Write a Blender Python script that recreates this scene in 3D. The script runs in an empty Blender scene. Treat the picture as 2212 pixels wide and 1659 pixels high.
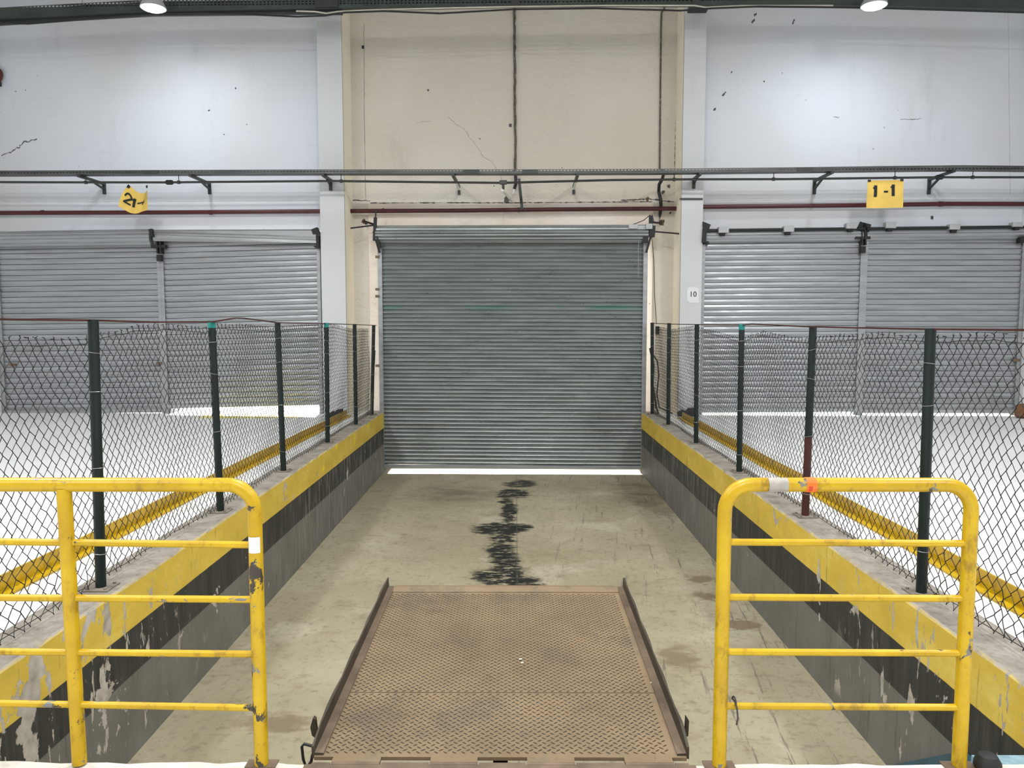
import bpy, math, random
from mathutils import Vector, Matrix
C = bpy.context.scene.collection
SC = bpy.context.scene
PI = math.pi
R = random.Random(11)

# ------------------------------------------------------------------ camera model
F, CX, CY, H = 1660.0, 1106.0, 829.5, 1.45
PIT = math.atan(131.5 / F)
YAW = math.atan(7 / F * math.cos(PIT))
cp, sp, cyw, syw = math.cos(PIT), math.sin(PIT), math.cos(YAW), math.sin(YAW)
def ray(px, py):
    a, b = (px - CX) / F, (CY - py) / F
    x, y, z = a, cp + b * sp, -sp + b * cp
    return (x * cyw - y * syw, x * syw + y * cyw, z)
def hz(px, py, z):
    r = ray(px, py); t = (z - H) / r[2]
    return Vector((r[0] * t, r[1] * t, z))
def hy(px, py, Y):
    r = ray(px, py); t = Y / r[1]
    return Vector((r[0] * t, Y, H + r[2] * t))
def hx(px, py, X):
    r = ray(px, py); t = X / r[0]
    return Vector((X, r[1] * t, H + r[2] * t))
# rear wall frame: (u, w, z), w = distance in front of the shutter plane (negative y of the frame)
WA, WY = 0.018, 12.22
MW = Matrix.Translation((0, WY, 0)) @ Matrix.Rotation(-WA, 4, 'Z')
def hw(px, py, v=0.0):
    r = ray(px, py); ca, sa = math.cos(WA), math.sin(WA)
    # plane: sa*x + ca*(y-WY) = -v
    t = (ca * WY - v) / (sa * r[0] + ca * r[1])
    x, y = r[0] * t, r[1] * t - WY
    return Vector((ca * x - sa * y, -v, H + r[2] * t))

# ------------------------------------------------------------------ mesh builder
class MB:
    def __init__(s): s.v = []; s.f = []; s.m = []
    def add(s, vs, fs, mi=0):
        o = len(s.v); s.v += [tuple(p) for p in vs]
        s.f += [tuple(i + o for i in f) for f in fs]; s.m += [mi] * len(fs)
        return s
    def box(s, a, b, mi=0):
        x0, y0, z0 = a; x1, y1, z1 = b
        if x0 > x1: x0, x1 = x1, x0
        if y0 > y1: y0, y1 = y1, y0
        if z0 > z1: z0, z1 = z1, z0
        return s.add([(x0,y0,z0),(x1,y0,z0),(x1,y1,z0),(x0,y1,z0),(x0,y0,z1),(x1,y0,z1),(x1,y1,z1),(x0,y1,z1)],
              [(0,3,2,1),(4,5,6,7),(0,1,5,4),(1,2,6,5),(2,3,7,6),(3,0,4,7)], mi)
    def bar(s, p, q, w, h, up=(0,0,1), mi=0):
        p, q = Vector(p), Vector(q); d = (q - p).normalized(); u = Vector(up)
        if abs(d.dot(u)) > .98: u = Vector((0,1,0))
        a = d.cross(u).normalized() * w / 2; b = a.cross(d).normalized() * h / 2
        vs = [e + i * a + j * b for e in (p, q) for i, j in ((-1,-1),(1,-1),(1,1),(-1,1))]
        return s.add(vs, [(0,1,2,3),(7,6,5,4),(0,4,5,1),(1,5,6,2),(2,6,7,3),(3,7,4,0)], mi)
    def tube(s, pts, r, n=8, mi=0, closed=False, caps=True):
        pts = [Vector(p) for p in pts]; k = len(pts)
        rs = r if isinstance(r, (list, tuple)) else [r] * k
        o = len(s.v); prev = None
        for i, p in enumerate(pts):
            if closed: d = pts[(i + 1) % k] - pts[i - 1]
            else: d = pts[min(i + 1, k - 1)] - pts[max(i - 1, 0)]
            if d.length < 1e-9: d = Vector((0,0,1))
            d.normalize()
            if prev is None:
                u = Vector((0,0,1)) if abs(d.z) < .9 else Vector((1,0,0))
                a = d.cross(u).normalized()
            else:
                a = prev - d * prev.dot(d)
                a = a.normalized() if a.length > 1e-6 else d.orthogonal().normalized()
            prev = a; b = d.cross(a)
            for j in range(n):
                t = 2 * PI * j / n
                s.v.append(tuple(p + rs[i] * (math.cos(t) * a + math.sin(t) * b)))
        m = k if closed else k - 1
        for i in range(m):
            for j in range(n):
                A = o + i * n; B = o + ((i + 1) % k) * n
                s.f.append((A + j, A + (j + 1) % n, B + (j + 1) % n, B + j)); s.m.append(mi)
        if caps and not closed:
            s.f.append(tuple(o + j for j in reversed(range(n)))); s.m.append(mi)
            s.f.append(tuple(o + (k - 1) * n + j for j in range(n))); s.m.append(mi)
        return s
    def cyl(s, p, q, r, n=16, mi=0): return s.tube([p, q], r, n, mi)
    def prism(s, poly, axis, a0, a1, mi=0):
        # poly: 2D points; axis 'x','y','z' is the extrude axis
        def P(t, c):
            return {'x': (c, t[0], t[1]), 'y': (t[0], c, t[1]), 'z': (t[0], t[1], c)}[axis]
        n = len(poly); vs = [P(t, a0) for t in poly] + [P(t, a1) for t in poly]
        fs = [tuple(reversed(range(n))), tuple(range(n, 2 * n))]
        fs += [(i, (i + 1) % n, n + (i + 1) % n, n + i) for i in range(n)]
        return s.add(vs, fs, mi)
    def lathe(s, prof, c, n=24, mi=0, axis='z'):
        o = len(s.v); c = Vector(c)
        for r, h in prof:
            for j in range(n):
                t = 2 * PI * j / n
                q = Vector((r * math.cos(t), r * math.sin(t), h))
                if axis == 'y': q = Vector((q.x, -q.z, q.y))
                s.v.append(tuple(c + q))
        for i in range(len(prof) - 1):
            for j in range(n):
                s.f.append((o + i*n + j, o + i*n + (j+1) % n, o + (i+1)*n + (j+1) % n, o + (i+1)*n + j)); s.m.append(mi)
        s.f.append(tuple(o + j for j in reversed(range(n)))); s.m.append(mi)
        s.f.append(tuple(o + (len(prof)-1)*n + j for j in range(n))); s.m.append(mi)
        return s

BASE = {}
def build(name, mb, mats, parent=None, frame='0', smooth=False, bevel=0.0, label=None):
    if not isinstance(mats, (list, tuple)): mats = [mats]
    me = bpy.data.meshes.new(name)
    off = Vector((0, 0, 0))
    if parent is not None: off = BASE[parent.name]
    me.from_pydata([tuple(Vector(p) - off) for p in mb.v], [], mb.f)
    for m in mats: me.materials.append(m)
    for p, i in zip(me.polygons, mb.m): p.material_index = i; p.use_smooth = smooth
    me.validate(); me.update()
    import bmesh
    bm = bmesh.new(); bm.from_mesh(me); bmesh.ops.recalc_face_normals(bm, faces=bm.faces); bm.to_mesh(me); bm.free()
    if smooth:
        me.set_sharp_from_angle(angle=math.radians(40))
    o = bpy.data.objects.new(name, me); C.objects.link(o)
    if parent is not None: o.parent = parent
    elif frame == 'W': o.matrix_world = MW
    BASE[o.name] = off
    if bevel:
        b = o.modifiers.new('bevel', 'BEVEL'); b.width = bevel; b.segments = 2; b.limit_method = 'ANGLE'; b.angle_limit = math.radians(40)
    if label: o['label'] = label
    return o
def thing(name, label, cat, base, frame='0', group=None):
    o = bpy.data.objects.new(name, None); C.objects.link(o); o.empty_display_size = .1
    base = Vector(base)
    if frame == 'W':
        o.location = MW @ base; o.rotation_euler = (0, 0, -WA)
    else: o.location = base
    BASE[o.name] = base
    o['label'] = label; o['category'] = cat
    if group: o['group'] = group
    return o
def solo(name, label, cat, mb, mats, base, frame='0', group=None, **k):
    """a thing that is one mesh, its origin at its base"""
    base = Vector(base); m2 = MB(); m2.v = [tuple(Vector(p) - base) for p in mb.v]; m2.f = mb.f; m2.m = mb.m
    o = build(name, m2, mats, **k)
    if frame == 'W': o.location = MW @ base; o.rotation_euler = (0, 0, -WA)
    else: o.location = base
    o['label'] = label; o['category'] = cat
    if group: o['group'] = group
    return o
def struct(name, mb, mats, frame='0', **k):
    o = build(name, mb, mats, None, frame, **k); o['kind'] = 'structure'; return o

# ------------------------------------------------------------------ materials
class NT:
    def __init__(s, name):
        s.mat = bpy.data.materials.new(name); s.mat.use_nodes = True
        s.t = s.mat.node_tree; s.b = s.t.nodes['Principled BSDF']; s.out = s.t.nodes['Material Output']
    def n(s, kind, props=None, **ins):
        d = s.t.nodes.new(kind)
        for k, v in (props or {}).items(): setattr(d, k, v)
        for k, v in ins.items():
            s.set(d.inputs[int(k[1:])] if k[0] == 'i' and k[1:].isdigit() else d.inputs[k.replace('_', ' ')], v)
        return d
    def set(s, sock, v):
        if hasattr(v, 'is_output'): s.t.links.new(v, sock)
        elif isinstance(v, (tuple, list)) and len(v) == 3 and sock.type == 'RGBA': sock.default_value = (*v, 1)
        elif sock.type == 'RGBA' and isinstance(v, (int, float)): sock.default_value = (v, v, v, 1)
        else: sock.default_value = v
    def P(s, **k):
        for a, v in k.items(): s.set(s.b.inputs[a.replace('_', ' ')], v)
        return s
    def co(s): return s.n('ShaderNodeTexCoord').outputs['Object']
    def wpos(s): return s.n('ShaderNodeNewGeometry').outputs['Position']
    def map(s, vec, scale=(1,1,1), loc=(0,0,0)):
        return s.n('ShaderNodeMapping', Vector=vec, Scale=scale, Location=loc).outputs[0]
    def noise(s, vec, scale, detail=4, rough=.55, dist=0.0):
        return s.n('ShaderNodeTexNoise', Vector=vec, Scale=scale, Detail=detail, Roughness=rough, Distortion=dist).outputs[0]
    def ramp(s, fac, stops, interp='LINEAR'):
        r = s.n('ShaderNodeValToRGB', i0=fac); cr = r.color_ramp; cr.interpolation = interp
        while len(cr.elements) < len(stops): cr.elements.new(.5)
        for e, (p, c) in zip(cr.elements, stops):
            e.position = p; e.color = (*c, 1) if isinstance(c, (tuple, list)) else (c, c, c, 1)
        return r.outputs[0]
    def mix(s, fac, a, b, mode='MIX'):
        d = s.n('ShaderNodeMix', {'data_type': 'RGBA', 'blend_type': mode})
        s.set(d.inputs[0], fac); s.set(d.inputs[6], a); s.set(d.inputs[7], b)
        return d.outputs[2]
    def math(s, op, a, b=0.0, c=None):
        d = s.n('ShaderNodeMath', {'operation': op}); s.set(d.inputs[0], a); s.set(d.inputs[1], b)
        if c is not None: s.set(d.inputs[2], c)
        return d.outputs[0]
    def sep(s, vec): return s.n('ShaderNodeSeparateXYZ', Vector=vec).outputs
    def bump(s, h, strength=.3, dist=.01):
        s.set(s.b.inputs['Normal'], s.n('ShaderNodeBump', Strength=strength, Distance=dist, Height=h).outputs[0]); return s
    def rng(s, v, a, b, c=0.0, d=1.0):
        return s.n('ShaderNodeMapRange', {'interpolation_type': 'SMOOTHSTEP'}, i0=v, i1=a, i2=b, i3=c, i4=d).outputs[0]

def simple(name, col, rough=.5, metal=0.0, var=.12, scale=6, dark=None):
    m = NT(name); co = m.co()
    n = m.noise(co, scale, 5)
    lo = tuple(c * (1 - var) for c in col); hi = tuple(min(1, c * (1 + var)) for c in col)
    c = m.ramp(n, [(.3, lo), (.7, hi)])
    if dark:
        n2 = m.noise(co, scale * 4, 6, .7)
        c = m.mix(m.rng(n2, .58, .66), c, dark)
    m.P(Base_Color=c, Roughness=rough, Metallic=metal)
    return m.mat

def plaster(name, col, warm, bumpy, spots=True, seedz=0.0):
    m = NT(name); w = m.map(m.wpos(), loc=(0, 0, seedz))
    big = m.noise(w, .35, 3, .5)
    c = m.mix(m.rng(big, .35, .68), col, warm)
    med = m.noise(m.map(w, (1.2, 1, .35)), 1.6, 6, .65)
    c = m.mix(m.rng(med, .55, .8, 0, .35), c, tuple(k * .72 for k in warm))
    # horizontal trowel streaks
    st = m.noise(m.map(w, (1, 1, 7)), 2.2, 5, .6)
    c = m.mix(m.rng(st, .58, .75, 0, .16), c, tuple(k * .7 for k in col))
    if spots:
        v = m.noise(w, 13, 2, .4)
        sp_ = m.math('MULTIPLY', m.rng(v, .755, .78), m.rng(m.noise(w, .9, 2), .5, .6))
        c = m.mix(sp_, c, (.09, .085, .08))
    m.P(Base_Color=c, Roughness=.85, Specular_IOR_Level=.2)
    h = m.math('ADD', m.noise(m.map(w, (1, 1, 2.2)), 5, 6, .6), m.math('MULTIPLY', m.noise(w, 40, 3), .25))
    m.bump(h, bumpy, .03)
    return m.mat

M = {}
M['plaster_side'] = plaster('plaster_side', (.615, .635, .675), (.58, .58, .575), .12)
M['plaster_mid'] = plaster('plaster_mid', (.72, .675, .60), (.64, .585, .50), 1.0, seedz=3.3)
M['plaster_low'] = plaster('plaster_low', (.95, .87, .79), (.84, .73, .62), .9, seedz=7.1)
M['pilaster'] = plaster('pilaster', (.61, .625, .625), (.575, .58, .575), .06, spots=False, seedz=5.)
M['lit_cream_edge'] = plaster('lit_cream_edge', (.93, .88, .74), (.88, .80, .62), .1, spots=False, seedz=9.)
M['ceiling'] = simple('ceiling_paint', (.5, .5, .48), .9)

def m_white_floor():
    m = NT('white_floor'); w = m.wpos(); x, y, z = m.sep(w)
    c = m.ramp(m.noise(w, .5, 4), [(.3, (.70, .69, .67)), (.7, (.80, .795, .78))])
    c = m.mix(m.rng(m.noise(m.map(w, (1, 3, 1)), 2.4, 7, .7), .6, .78, 0, .4), c, (.5, .48, .45))
    sc = m.noise(m.map(w, (14, .6, 1)), 1.5, 6, .7)
    c = m.mix(m.rng(sc, .66, .72, 0, .45), c, (.36, .35, .34))
    # worn yellow floor line inside the half-raised shutter
    yl = m.math('MULTIPLY', m.math('MULTIPLY', m.rng(x, -5.0, -4.8), m.rng(x, -3.4, -3.25, 1, 0)),
                m.math('MULTIPLY', m.rng(y, 11.62, 11.68), m.rng(y, 12.12, 12.18, 1, 0)))
    yl = m.math('MULTIPLY', yl, m.rng(m.noise(m.map(w, (1, 2, 1)), 3.5, 5, .7), .44, .5))
    c = m.mix(yl, c, (.75, .62, .03))
    m.P(Base_Color=c, Roughness=.42, Specular_IOR_Level=.4)
    m.bump(m.noise(w, 3, 5), .08, .02)
    return m.mat
M['white_floor'] = m_white_floor()

def m_trench_floor():
    m = NT('trench_concrete'); w = m.wpos(); x, y, z = m.sep(w)
    c = m.ramp(m.noise(w, .7, 5, .6), [(.28, (.275, .24, .15)), (.72, (.40, .355, .245))])
    c = m.mix(m.rng(m.noise(m.map(w, loc=(4, 2, 0)), 1.1, 6, .65), .52, .7, 0, .7), c, (.47, .43, .32))
    c = m.mix(m.rng(m.noise(w, 5, 7, .72), .54, .70, 0, .6), c, (.18, .15, .095))
    fine = m.noise(m.map(w, loc=(8, 1, 0)), 16, 8, .78)
    c = m.mix(m.rng(fine, .52, .66, 0, .55), c, (.14, .115, .07))
    blot = m.noise(m.map(w, loc=(1, 7, 0)), 2.6, 8, .74, .5)
    c = m.mix(m.rng(blot, .55, .64, 0, .4), c, (.21, .165, .10))
    c = m.mix(m.rng(blot, .36, .30, 0, .3), c, (.50, .48, .40))
    # long drag scratches, stronger on the right hand side
    s1 = m.rng(m.noise(m.map(m.n('ShaderNodeMapping', Vector=w, Rotation=(0, 0, .12)).outputs[0], (18, .8, 1)), 1.3, 6, .75), .585, .645)
    s1 = m.math('MULTIPLY', s1, m.rng(x, -.3, 1.2, .15, .8))
    c = m.mix(s1, c, (.13, .115, .09))
    s2 = m.rng(m.noise(m.map(w, (1.2, 9, 1)), 1.4, 5, .7), .62, .7, 0, .45)
    c = m.mix(s2, c, (.16, .15, .125))
    # wet / oily patches
    dn = m.n('ShaderNodeTexNoise', Vector=m.map(w, (1, 2.2, 1)), Scale=2.4, Detail=6, Roughness=.75)
    off = m.n('ShaderNodeVectorMath', {'operation': 'MULTIPLY_ADD'}, i0=dn.outputs['Color'], i1=(.55, .55, 0), i2=w).outputs[0]
    def blob(px, py, rx, ry, soft=.55):
        q = hz(px, py, -.99)
        d = m.n('ShaderNodeVectorMath', {'operation': 'SUBTRACT'}, i0=off, i1=(q.x + .275, q.y + .275, q.z)).outputs[0]
        d = m.n('ShaderNodeVectorMath', {'operation': 'MULTIPLY'}, i0=d, i1=(1 / rx, 1 / ry, 0)).outputs[0]
        l = m.n('ShaderNodeVectorMath', {'operation': 'LENGTH'}, i0=d).outputs['Value']
        return m.rng(l, soft, 1.05, 1, 0)
    oil = None
    for a in ((1082, 1142, .42, .36), (1110, 1136, .34, .2), (1090, 1162, .17, .4), (1086, 1194, .24, .42), (1096, 1216, .16, .4), (1082, 1246, .36, .34), (1115, 1256, .30, .22),
              (1108, 1066, .30, .4), (1096, 1100, .13, .9), (1125, 1045, .3, .35)):
        b = blob(*a); oil = b if oil is None else m.math('MAXIMUM', oil, b)
    thr = m.noise(m.map(w, (1.3, 3.2, 1)), 5.5, 9, .78, .3)
    oil = m.math('MULTIPLY', oil, m.rng(m.math('ADD', thr, m.math('MULTIPLY', oil, .10)), .50, .57))
    wet = None
    for a in ((1392, 1075, .55, .9, .3), (1360, 1052, .5, .6, .3), (1440, 1105, .22, .3, .4), (980, 1066, .9, .8, .2)):
        b = blob(*a); wet = b if wet is None else m.math('MAXIMUM', wet, b)
    wet = m.math('MULTIPLY', wet, m.rng(m.noise(m.map(w, (1.4, 2.4, 1), loc=(5, 5, 0)), 2.2, 7, .7), .36, .60, .25, 1))
    c = m.mix(m.math('MULTIPLY', wet, .62), c, (.10, .085, .05))
    brown = None
    for a in ((1512, 1250, .14, .13, .8), (1600, 1350, .2, .14, .7), (1530, 1290, .2, .1, .6), (600, 1560, .3, .14, .4), (1470, 1420, .2, .3, .4)):
        b = blob(*a); brown = b if brown is None else m.math('MAXIMUM', brown, b)
    c = m.mix(m.math('MULTIPLY', brown, .75), c, (.17, .115, .07))
    c = m.mix(oil, c, (.012, .012, .01))
    # tyre grid prints
    br = m.n('ShaderNodeTexBrick', {'offset': 0.0}, Vector=m.map(w, (1, 1, 1)), Scale=22., Mortar_Size=.035)
    pr = m.math('MULTIPLY', m.math('MULTIPLY', br.outputs['Fac'], m.rng(m.noise(w, 1.3, 3), .62, .66, 0, .42)), m.rng(m.noise(w, 7, 5, .7), .42, .6))
    c = m.mix(pr, c, (.11, .11, .1))
    seam = m.math('MULTIPLY', m.rng(m.math('ABSOLUTE', m.math('SUBTRACT', x, .02)),   .004, .010, 1, 0), .45)
    c = m.mix(seam, c, (.08, .075, .06))
    r = m.mix(m.math('MAXIMUM', oil, m.math('MULTIPLY', wet, .7)), .62, .38)
    m.P(Base_Color=c, Roughness=r, Specular_IOR_Level=.4)
    m.bump(m.math('ADD', m.noise(w, 9, 7, .65), m.math('MULTIPLY', m.noise(m.map(w, (1, 6, 1)), 2, 4), .6)), .22, .015)
    return m.mat
M['trench_floor'] = m_trench_floor()

def m_trench_wall(name, seed, wear, stain):
    m = NT(name); w = m.wpos(); x, y, z = m.sep(w); q = m.map(w, loc=(0, seed, 0))
    zz = m.math('ADD', z, m.math('MULTIPLY', m.math('SUBTRACT', m.noise(q, 6, 3), .5), .006))
    yel = m.ramp(m.noise(m.map(q, (1, 1, 2)), 2.2, 6, .65), [(.3, (.60, .42, .055)), (.55, (.72, .51, .075)), (.8, (.83, .66, .17))])
    yel = m.mix(m.rng(m.noise(m.map(q, (1, 5, .7)), 3, 6, .7), .6, .7, 0, .7), yel, (.26, .18, .05))
    yel = m.mix(m.rng(m.noise(m.map(q, loc=(0, 9, 0)), 1.7, 3), .66, .69), yel, (.86, .68, .015))
    blk = m.ramp(m.noise(m.map(q, (1, 4, .5)), 3, 6, .7), [(.3, (.024, .024, .02)), (.7, (.06, .058, .05))])
    gry = m.ramp(m.noise(m.map(q, (1, 1.5, 1)), 2, 6, .65), [(.3, (.142, .136, .115)), (.7, (.198, .19, .165))])
    gry = m.mix(m.rng(m.noise(m.map(q, (1, 7, .6)), 2.6, 6, .75), .57, .68, 0, .6), gry, (.07, .06, .045))
    c = m.mix(m.rng(zz, -.527, -.521), gry, blk)
    c = m.mix(m.rng(zz, -.263, -.258), c, yel)
    # rain-like dirt streaks, heavier towards the shutter end
    stk = m.rng(m.noise(m.map(q, (1, 14, .9)), 2.2, 5, .75), .5, .64)
    far = m.math('MULTIPLY', stk, m.rng(y, 6.0, 9.0, .06, stain))
    low = m.math('MULTIPLY', far, m.rng(zz, -.26, -.28))
    c = m.mix(low, c, (.33, .31, .28))
    # flaked patches baring plaster
    fl = m.noise(m.map(q, (1, 1.5, 1)), 2.3, 7, .62, .4)
    near = m.rng(y, 2.6, 6.2, wear, wear * .22)
    tall = m.rng(m.noise(m.map(q, (1, 5, 1.6)), 2.2, 5, .6), .615, .635)
    patch = m.math('MAXIMUM', m.rng(m.math('ADD', fl, m.math('MULTIPLY', near, .12)), .675, .683), m.math('MULTIPLY', tall, m.rng(near, .3, .6)))
    patch = m.math('MULTIPLY', patch, m.rng(zz, -.93, -.85))
    pc = m.ramp(m.noise(q, 14, 6), [(.3, (.32, .28, .23)), (.7, (.58, .53, .46))])
    c = m.mix(patch, c, pc)
    # worn top arris
    edge = m.rng(m.math('ADD', zz, m.math('MULTIPLY', m.noise(q, 7, 6, .7), .05)), .012, .026)
    c = m.mix(edge, c, (.46, .42, .36))
    top = m.ramp(m.noise(q, 5, 8, .75), [(.3, (.13, .11, .085)), (.5, (.27, .24, .20)), (.72, (.42, .385, .33))])
    nz = m.sep(m.n('ShaderNodeNewGeometry').outputs['Normal'])[2]
    c = m.mix(m.rng(nz, .6, .8), c, top)
    m.P(Base_Color=c, Roughness=.68, Specular_IOR_Level=.3)
    m.bump(m.math('ADD', m.noise(q, 12, 6), m.math('MULTIPLY', patch, -1.2)), .3, .012)
    return m.mat
M['trench_wall_l'] = m_trench_wall('trench_paint_left', 0., 1.0, .85)
M['trench_wall_r'] = m_trench_wall('trench_paint_right', 31., .72, .6)

def m_kerb():
    m = NT('dock_edge_concrete'); w = m.wpos()
    c = m.ramp(m.noise(w, 5, 7, .7), [(.3, (.40, .36, .30)), (.7, (.72, .68, .60))])
    m.P(Base_Color=c, Roughness=.8); m.bump(m.noise(w, 12, 6), .5, .02); return m.mat
M['dock_edge'] = m_kerb()

def m_steel(name, col, rough=.36, metal=.85, streak=.3, green=False):
    m = NT(name); w = m.wpos()
    n1 = m.noise(m.map(w, (.7, 1, 9)), 1.6, 6, .65)
    c = m.ramp(n1, [(.3, tuple(k * (1 - streak) for k in col)), (.7, col)])
    n2 = m.noise(m.map(w, (1.6, 1, 20)), 2.0, 5, .7)
    c = m.mix(m.rng(n2, .64, .72, 0, .55), c, tuple(k * .35 for k in col))
    if green:
        z = m.sep(w)[2]
        g = m.math('MULTIPLY', m.math('MULTIPLY', m.rng(z, 1.66, 1.69), m.rng(z, 1.73, 1.75, 1, 0)), m.rng(m.noise(m.map(w, (1.2, 1, 1)), 1.4, 3), .42, .6))
        c = m.mix(m.math('MULTIPLY', g, .35), c, (.05, .34, .29))
    r = m.ramp(m.noise(m.map(w, (1, 1, 4)), 3, 4), [(.3, rough - .08), (.7, rough + .12)])
    m.P(Base_Color=c, Roughness=r, Metallic=metal)
    m.bump(m.noise(m.map(w, (1, 1, .4)), 3.5, 3), .05, .02)
    return m.mat
M['slat'] = m_steel('galvanised_slats', (.40, .415, .425), .38, .5)
M['slat_mid'] = m_steel('galvanised_slats_mid', (.37, .40, .39), .34, .5, .35, True)
M['galv'] = m_steel('galvanised_steel', (.42, .435, .44), .4, .6)
M['tray_steel'] = simple('tray_steel', (.05, .056, .052), .5, .5)
M['dark_steel'] = simple('dark_steel', (.018, .018, .018), .55, .3)
M['bracket_steel'] = simple('bracket_steel', (.048, .055, .05), .5, .5)
M['white_paint'] = simple('white_painted_steel', (.80, .79, .74), .5, 0, .06)
M['conduit'] = simple('grey_conduit', (.05, .05, .047), .45, .4)
M['cream_conduit'] = simple('cream_conduit', (.60, .56, .46), .5, 0)
M['rusty_conduit'] = simple('rusty_conduit', (.10, .085, .065), .6, .2, .5, 9, (.5, .47, .4))
M['black_rubber'] = simple('black_rubber', (.012, .012, .012), .6, 0)
M['collar'] = simple('cast_collar', (.42, .43, .43), .5, .3)
M['red_pipe'] = simple('red_pipe_paint', (.062, .005, .007), .42, 0, .25, 5)
M['maroon'] = simple('maroon_enamel', (.09, .012, .012), .35, 0)
M['rust'] = simple('rust', (.16, .07, .03), .85, .1, .4, 18)
M['green_post'] = simple('green_post_paint', (.003, .011, .009), .42, .0, .3, 5)
M['teal'] = simple('teal_cap', (.01, .22, .19), .5, 0)
M['redbrown_post'] = simple('red_brown_post_paint', (.06, .014, .010), .5, 0, .3, 5)
M['wire'] = simple('black_coated_wire', (.0075, .0055, .0045), .6, .0, .4, 2)
M['tie'] = simple('tie_wire', (.42, .42, .40), .4, .7)
M['plate'] = simple('base_plate_steel', (.22, .19, .15), .7, .2, .3, 12)
M['paper'] = simple('worn_white_paper', (.72, .71, .69), .7, 0, .1, 20)
M['grey_sticker'] = simple('worn_grey_sticker', (.36, .33, .29), .7, 0, .35, 14)
M['orange'] = simple('orange_tape', (.95, .17, .015), .45, 0, .05)
M['orange_dark'] = simple('dark_orange_mark', (.55, .05, .01), .45, 0, .05)
M['sign_yellow'] = simple('yellow_sign_sheet', (.74, .50, .10), .6, 0, .12, 5)
M['print'] = simple('black_print', (.006, .006, .006), .6, 0)
M['halo'] = simple('pale_print_edge', (.86, .80, .62), .6, 0)
M['label_clear'] = simple('label_pocket', (.70, .72, .69), .25, 0, .03)
M['blue'] = simple('blue_paint', (.028, .085, .12), .45, 0, .3, 8)
M['pale_blue'] = simple('pale_blue_paint', (.20, .32, .37), .45, 0, .25, 30)
M['brown_steel'] = simple('brown_steel', (.15, .105, .068), .55, .25, .35, 9)
M['dark_brown_steel'] = simple('dark_brown_steel', (.055, .042, .026), .6, .2, .35, 8)
M['outside'] = simple('outside_concrete', (.72, .71, .68), .9, 0)
M['chip'] = simple('cream_scrap', (.80, .72, .50), .7, 0)

def m_yellow(name, chips):
    m = NT(name); co = m.wpos()
    c = m.ramp(m.noise(co, 7, 5, .6), [(.3, (.46, .275, .002)), (.7, (.61, .395, .003))])
    gr = m.rng(m.noise(m.map(co, (1, 1, .5)), 14, 7, .75), .52, .68, 0, .75)
    c = m.mix(gr, c, (.22, .125, .006))
    chip = m.noise(m.map(co, (.5, 1, .5)), 17, 7, .68, .4)
    chip = m.math('ADD', chip, m.math('MULTIPLY', m.math('SUBTRACT', m.noise(co, 2.2, 2), .5), .16))
    z = m.sep(co)[2]
    lo = m.math('ADD', chip, m.rng(z, 0, .4, .02, 0))
    k = m.rng(lo, .665 - chips, .675 - chips)
    cc = m.mix(m.rng(m.noise(co, 12, 2), .48, .54), (.19, .19, .175), (.045, .035, .025))
    c = m.mix(k, c, cc)
    m.P(Base_Color=c, Roughness=.36, Specular_IOR_Level=.45); m.bump(m.math('MULTIPLY', k, -1.), .35, .002)
    return m.mat
M['yellow_rail'] = m_yellow('yellow_rail_paint', .05)
M['yellow_bar'] = m_yellow('yellow_floor_bar_paint', .0)

def m_tread():
    m = NT('tread_plate_steel'); co = m.wpos()
    c = m.ramp(m.noise(co, 1.7, 6, .65), [(.25, (.145, .098, .052)), (.55, (.225, .158, .088)), (.8, (.285, .208, .122))])
    c = m.mix(m.rng(m.noise(m.map(co, loc=(3, 1, 0)), 2.6, 6, .72), .50, .68, 0, .6), c, (.105, .088, .06))
    c = m.mix(m.rng(m.noise(co, 26, 4, .7), .6, .7, 0, .5), c, (.08, .055, .03))
    m.P(Base_Color=c, Roughness=.58, Metallic=.15); m.bump(m.noise(co, 60, 4), .2, .002); return m.mat
M['tread'] = m_tread()
M['tread_bar'] = simple('tread_lozenge', (.062, .042, .023), .55, .2, .3, 6)

def m_perf(name, col, pu, pz, u_frac, z_frac, z0, z1):
    """sheet steel with rows of slots cut through it"""
    m = NT(name); co = m.co(); x, y, z = m.sep(co)
    fx = m.math('FRACT', m.math('DIVIDE', x, pu)); fz = m.math('FRACT', m.math('DIVIDE', z, pz))
    h = m.math('MULTIPLY', m.math('LESS_THAN', fx, u_frac), m.math('LESS_THAN', fz, z_frac))
    h = m.math('MULTIPLY', h, m.math('MULTIPLY', m.math('GREATER_THAN', z, z0), m.math('LESS_THAN', z, z1)))
    c = m.ramp(m.noise(m.map(co, (.5, 1, 1)), 4, 5), [(.3, tuple(k * .7 for k in col)), (.7, tuple(k * 1.25 for k in col))])
    m.P(Base_Color=c, Roughness=.45, Metallic=.5)
    tr = m.n('ShaderNodeBsdfTransparent'); mx = m.n('ShaderNodeMixShader')
    m.t.links.new(h, mx.inputs[0]); m.t.links.new(m.b.outputs[0], mx.inputs[1]); m.t.links.new(tr.outputs[0], mx.inputs[2])
    m.t.links.new(mx.outputs[0], m.out.inputs['Surface'])
    return m.mat
M['perf_low'] = m_perf('slotted_tray_steel', (.085, .09, .086), .05, .5, .6, 1., .040, .052)
M['perf_top'] = m_perf('perforated_tray_steel', (.055, .068, .06), .055, .034, .55, .5, .02, .14)
def m_lamp():
    m = NT('lamp_lens'); m.P(Base_Color=(.9, .95, 1.), Emission_Color=(.80, .92, 1.), Emission_Strength=45.); return m.mat
M['lens'] = m_lamp()

# ================================================================== SETTING
TZ = -.99                       # trench floor
XL, XR = -2.155, 2.055          # trench faces
YE = 2.445                      # dock edge
WB = 12.75                      # back of wall
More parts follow.
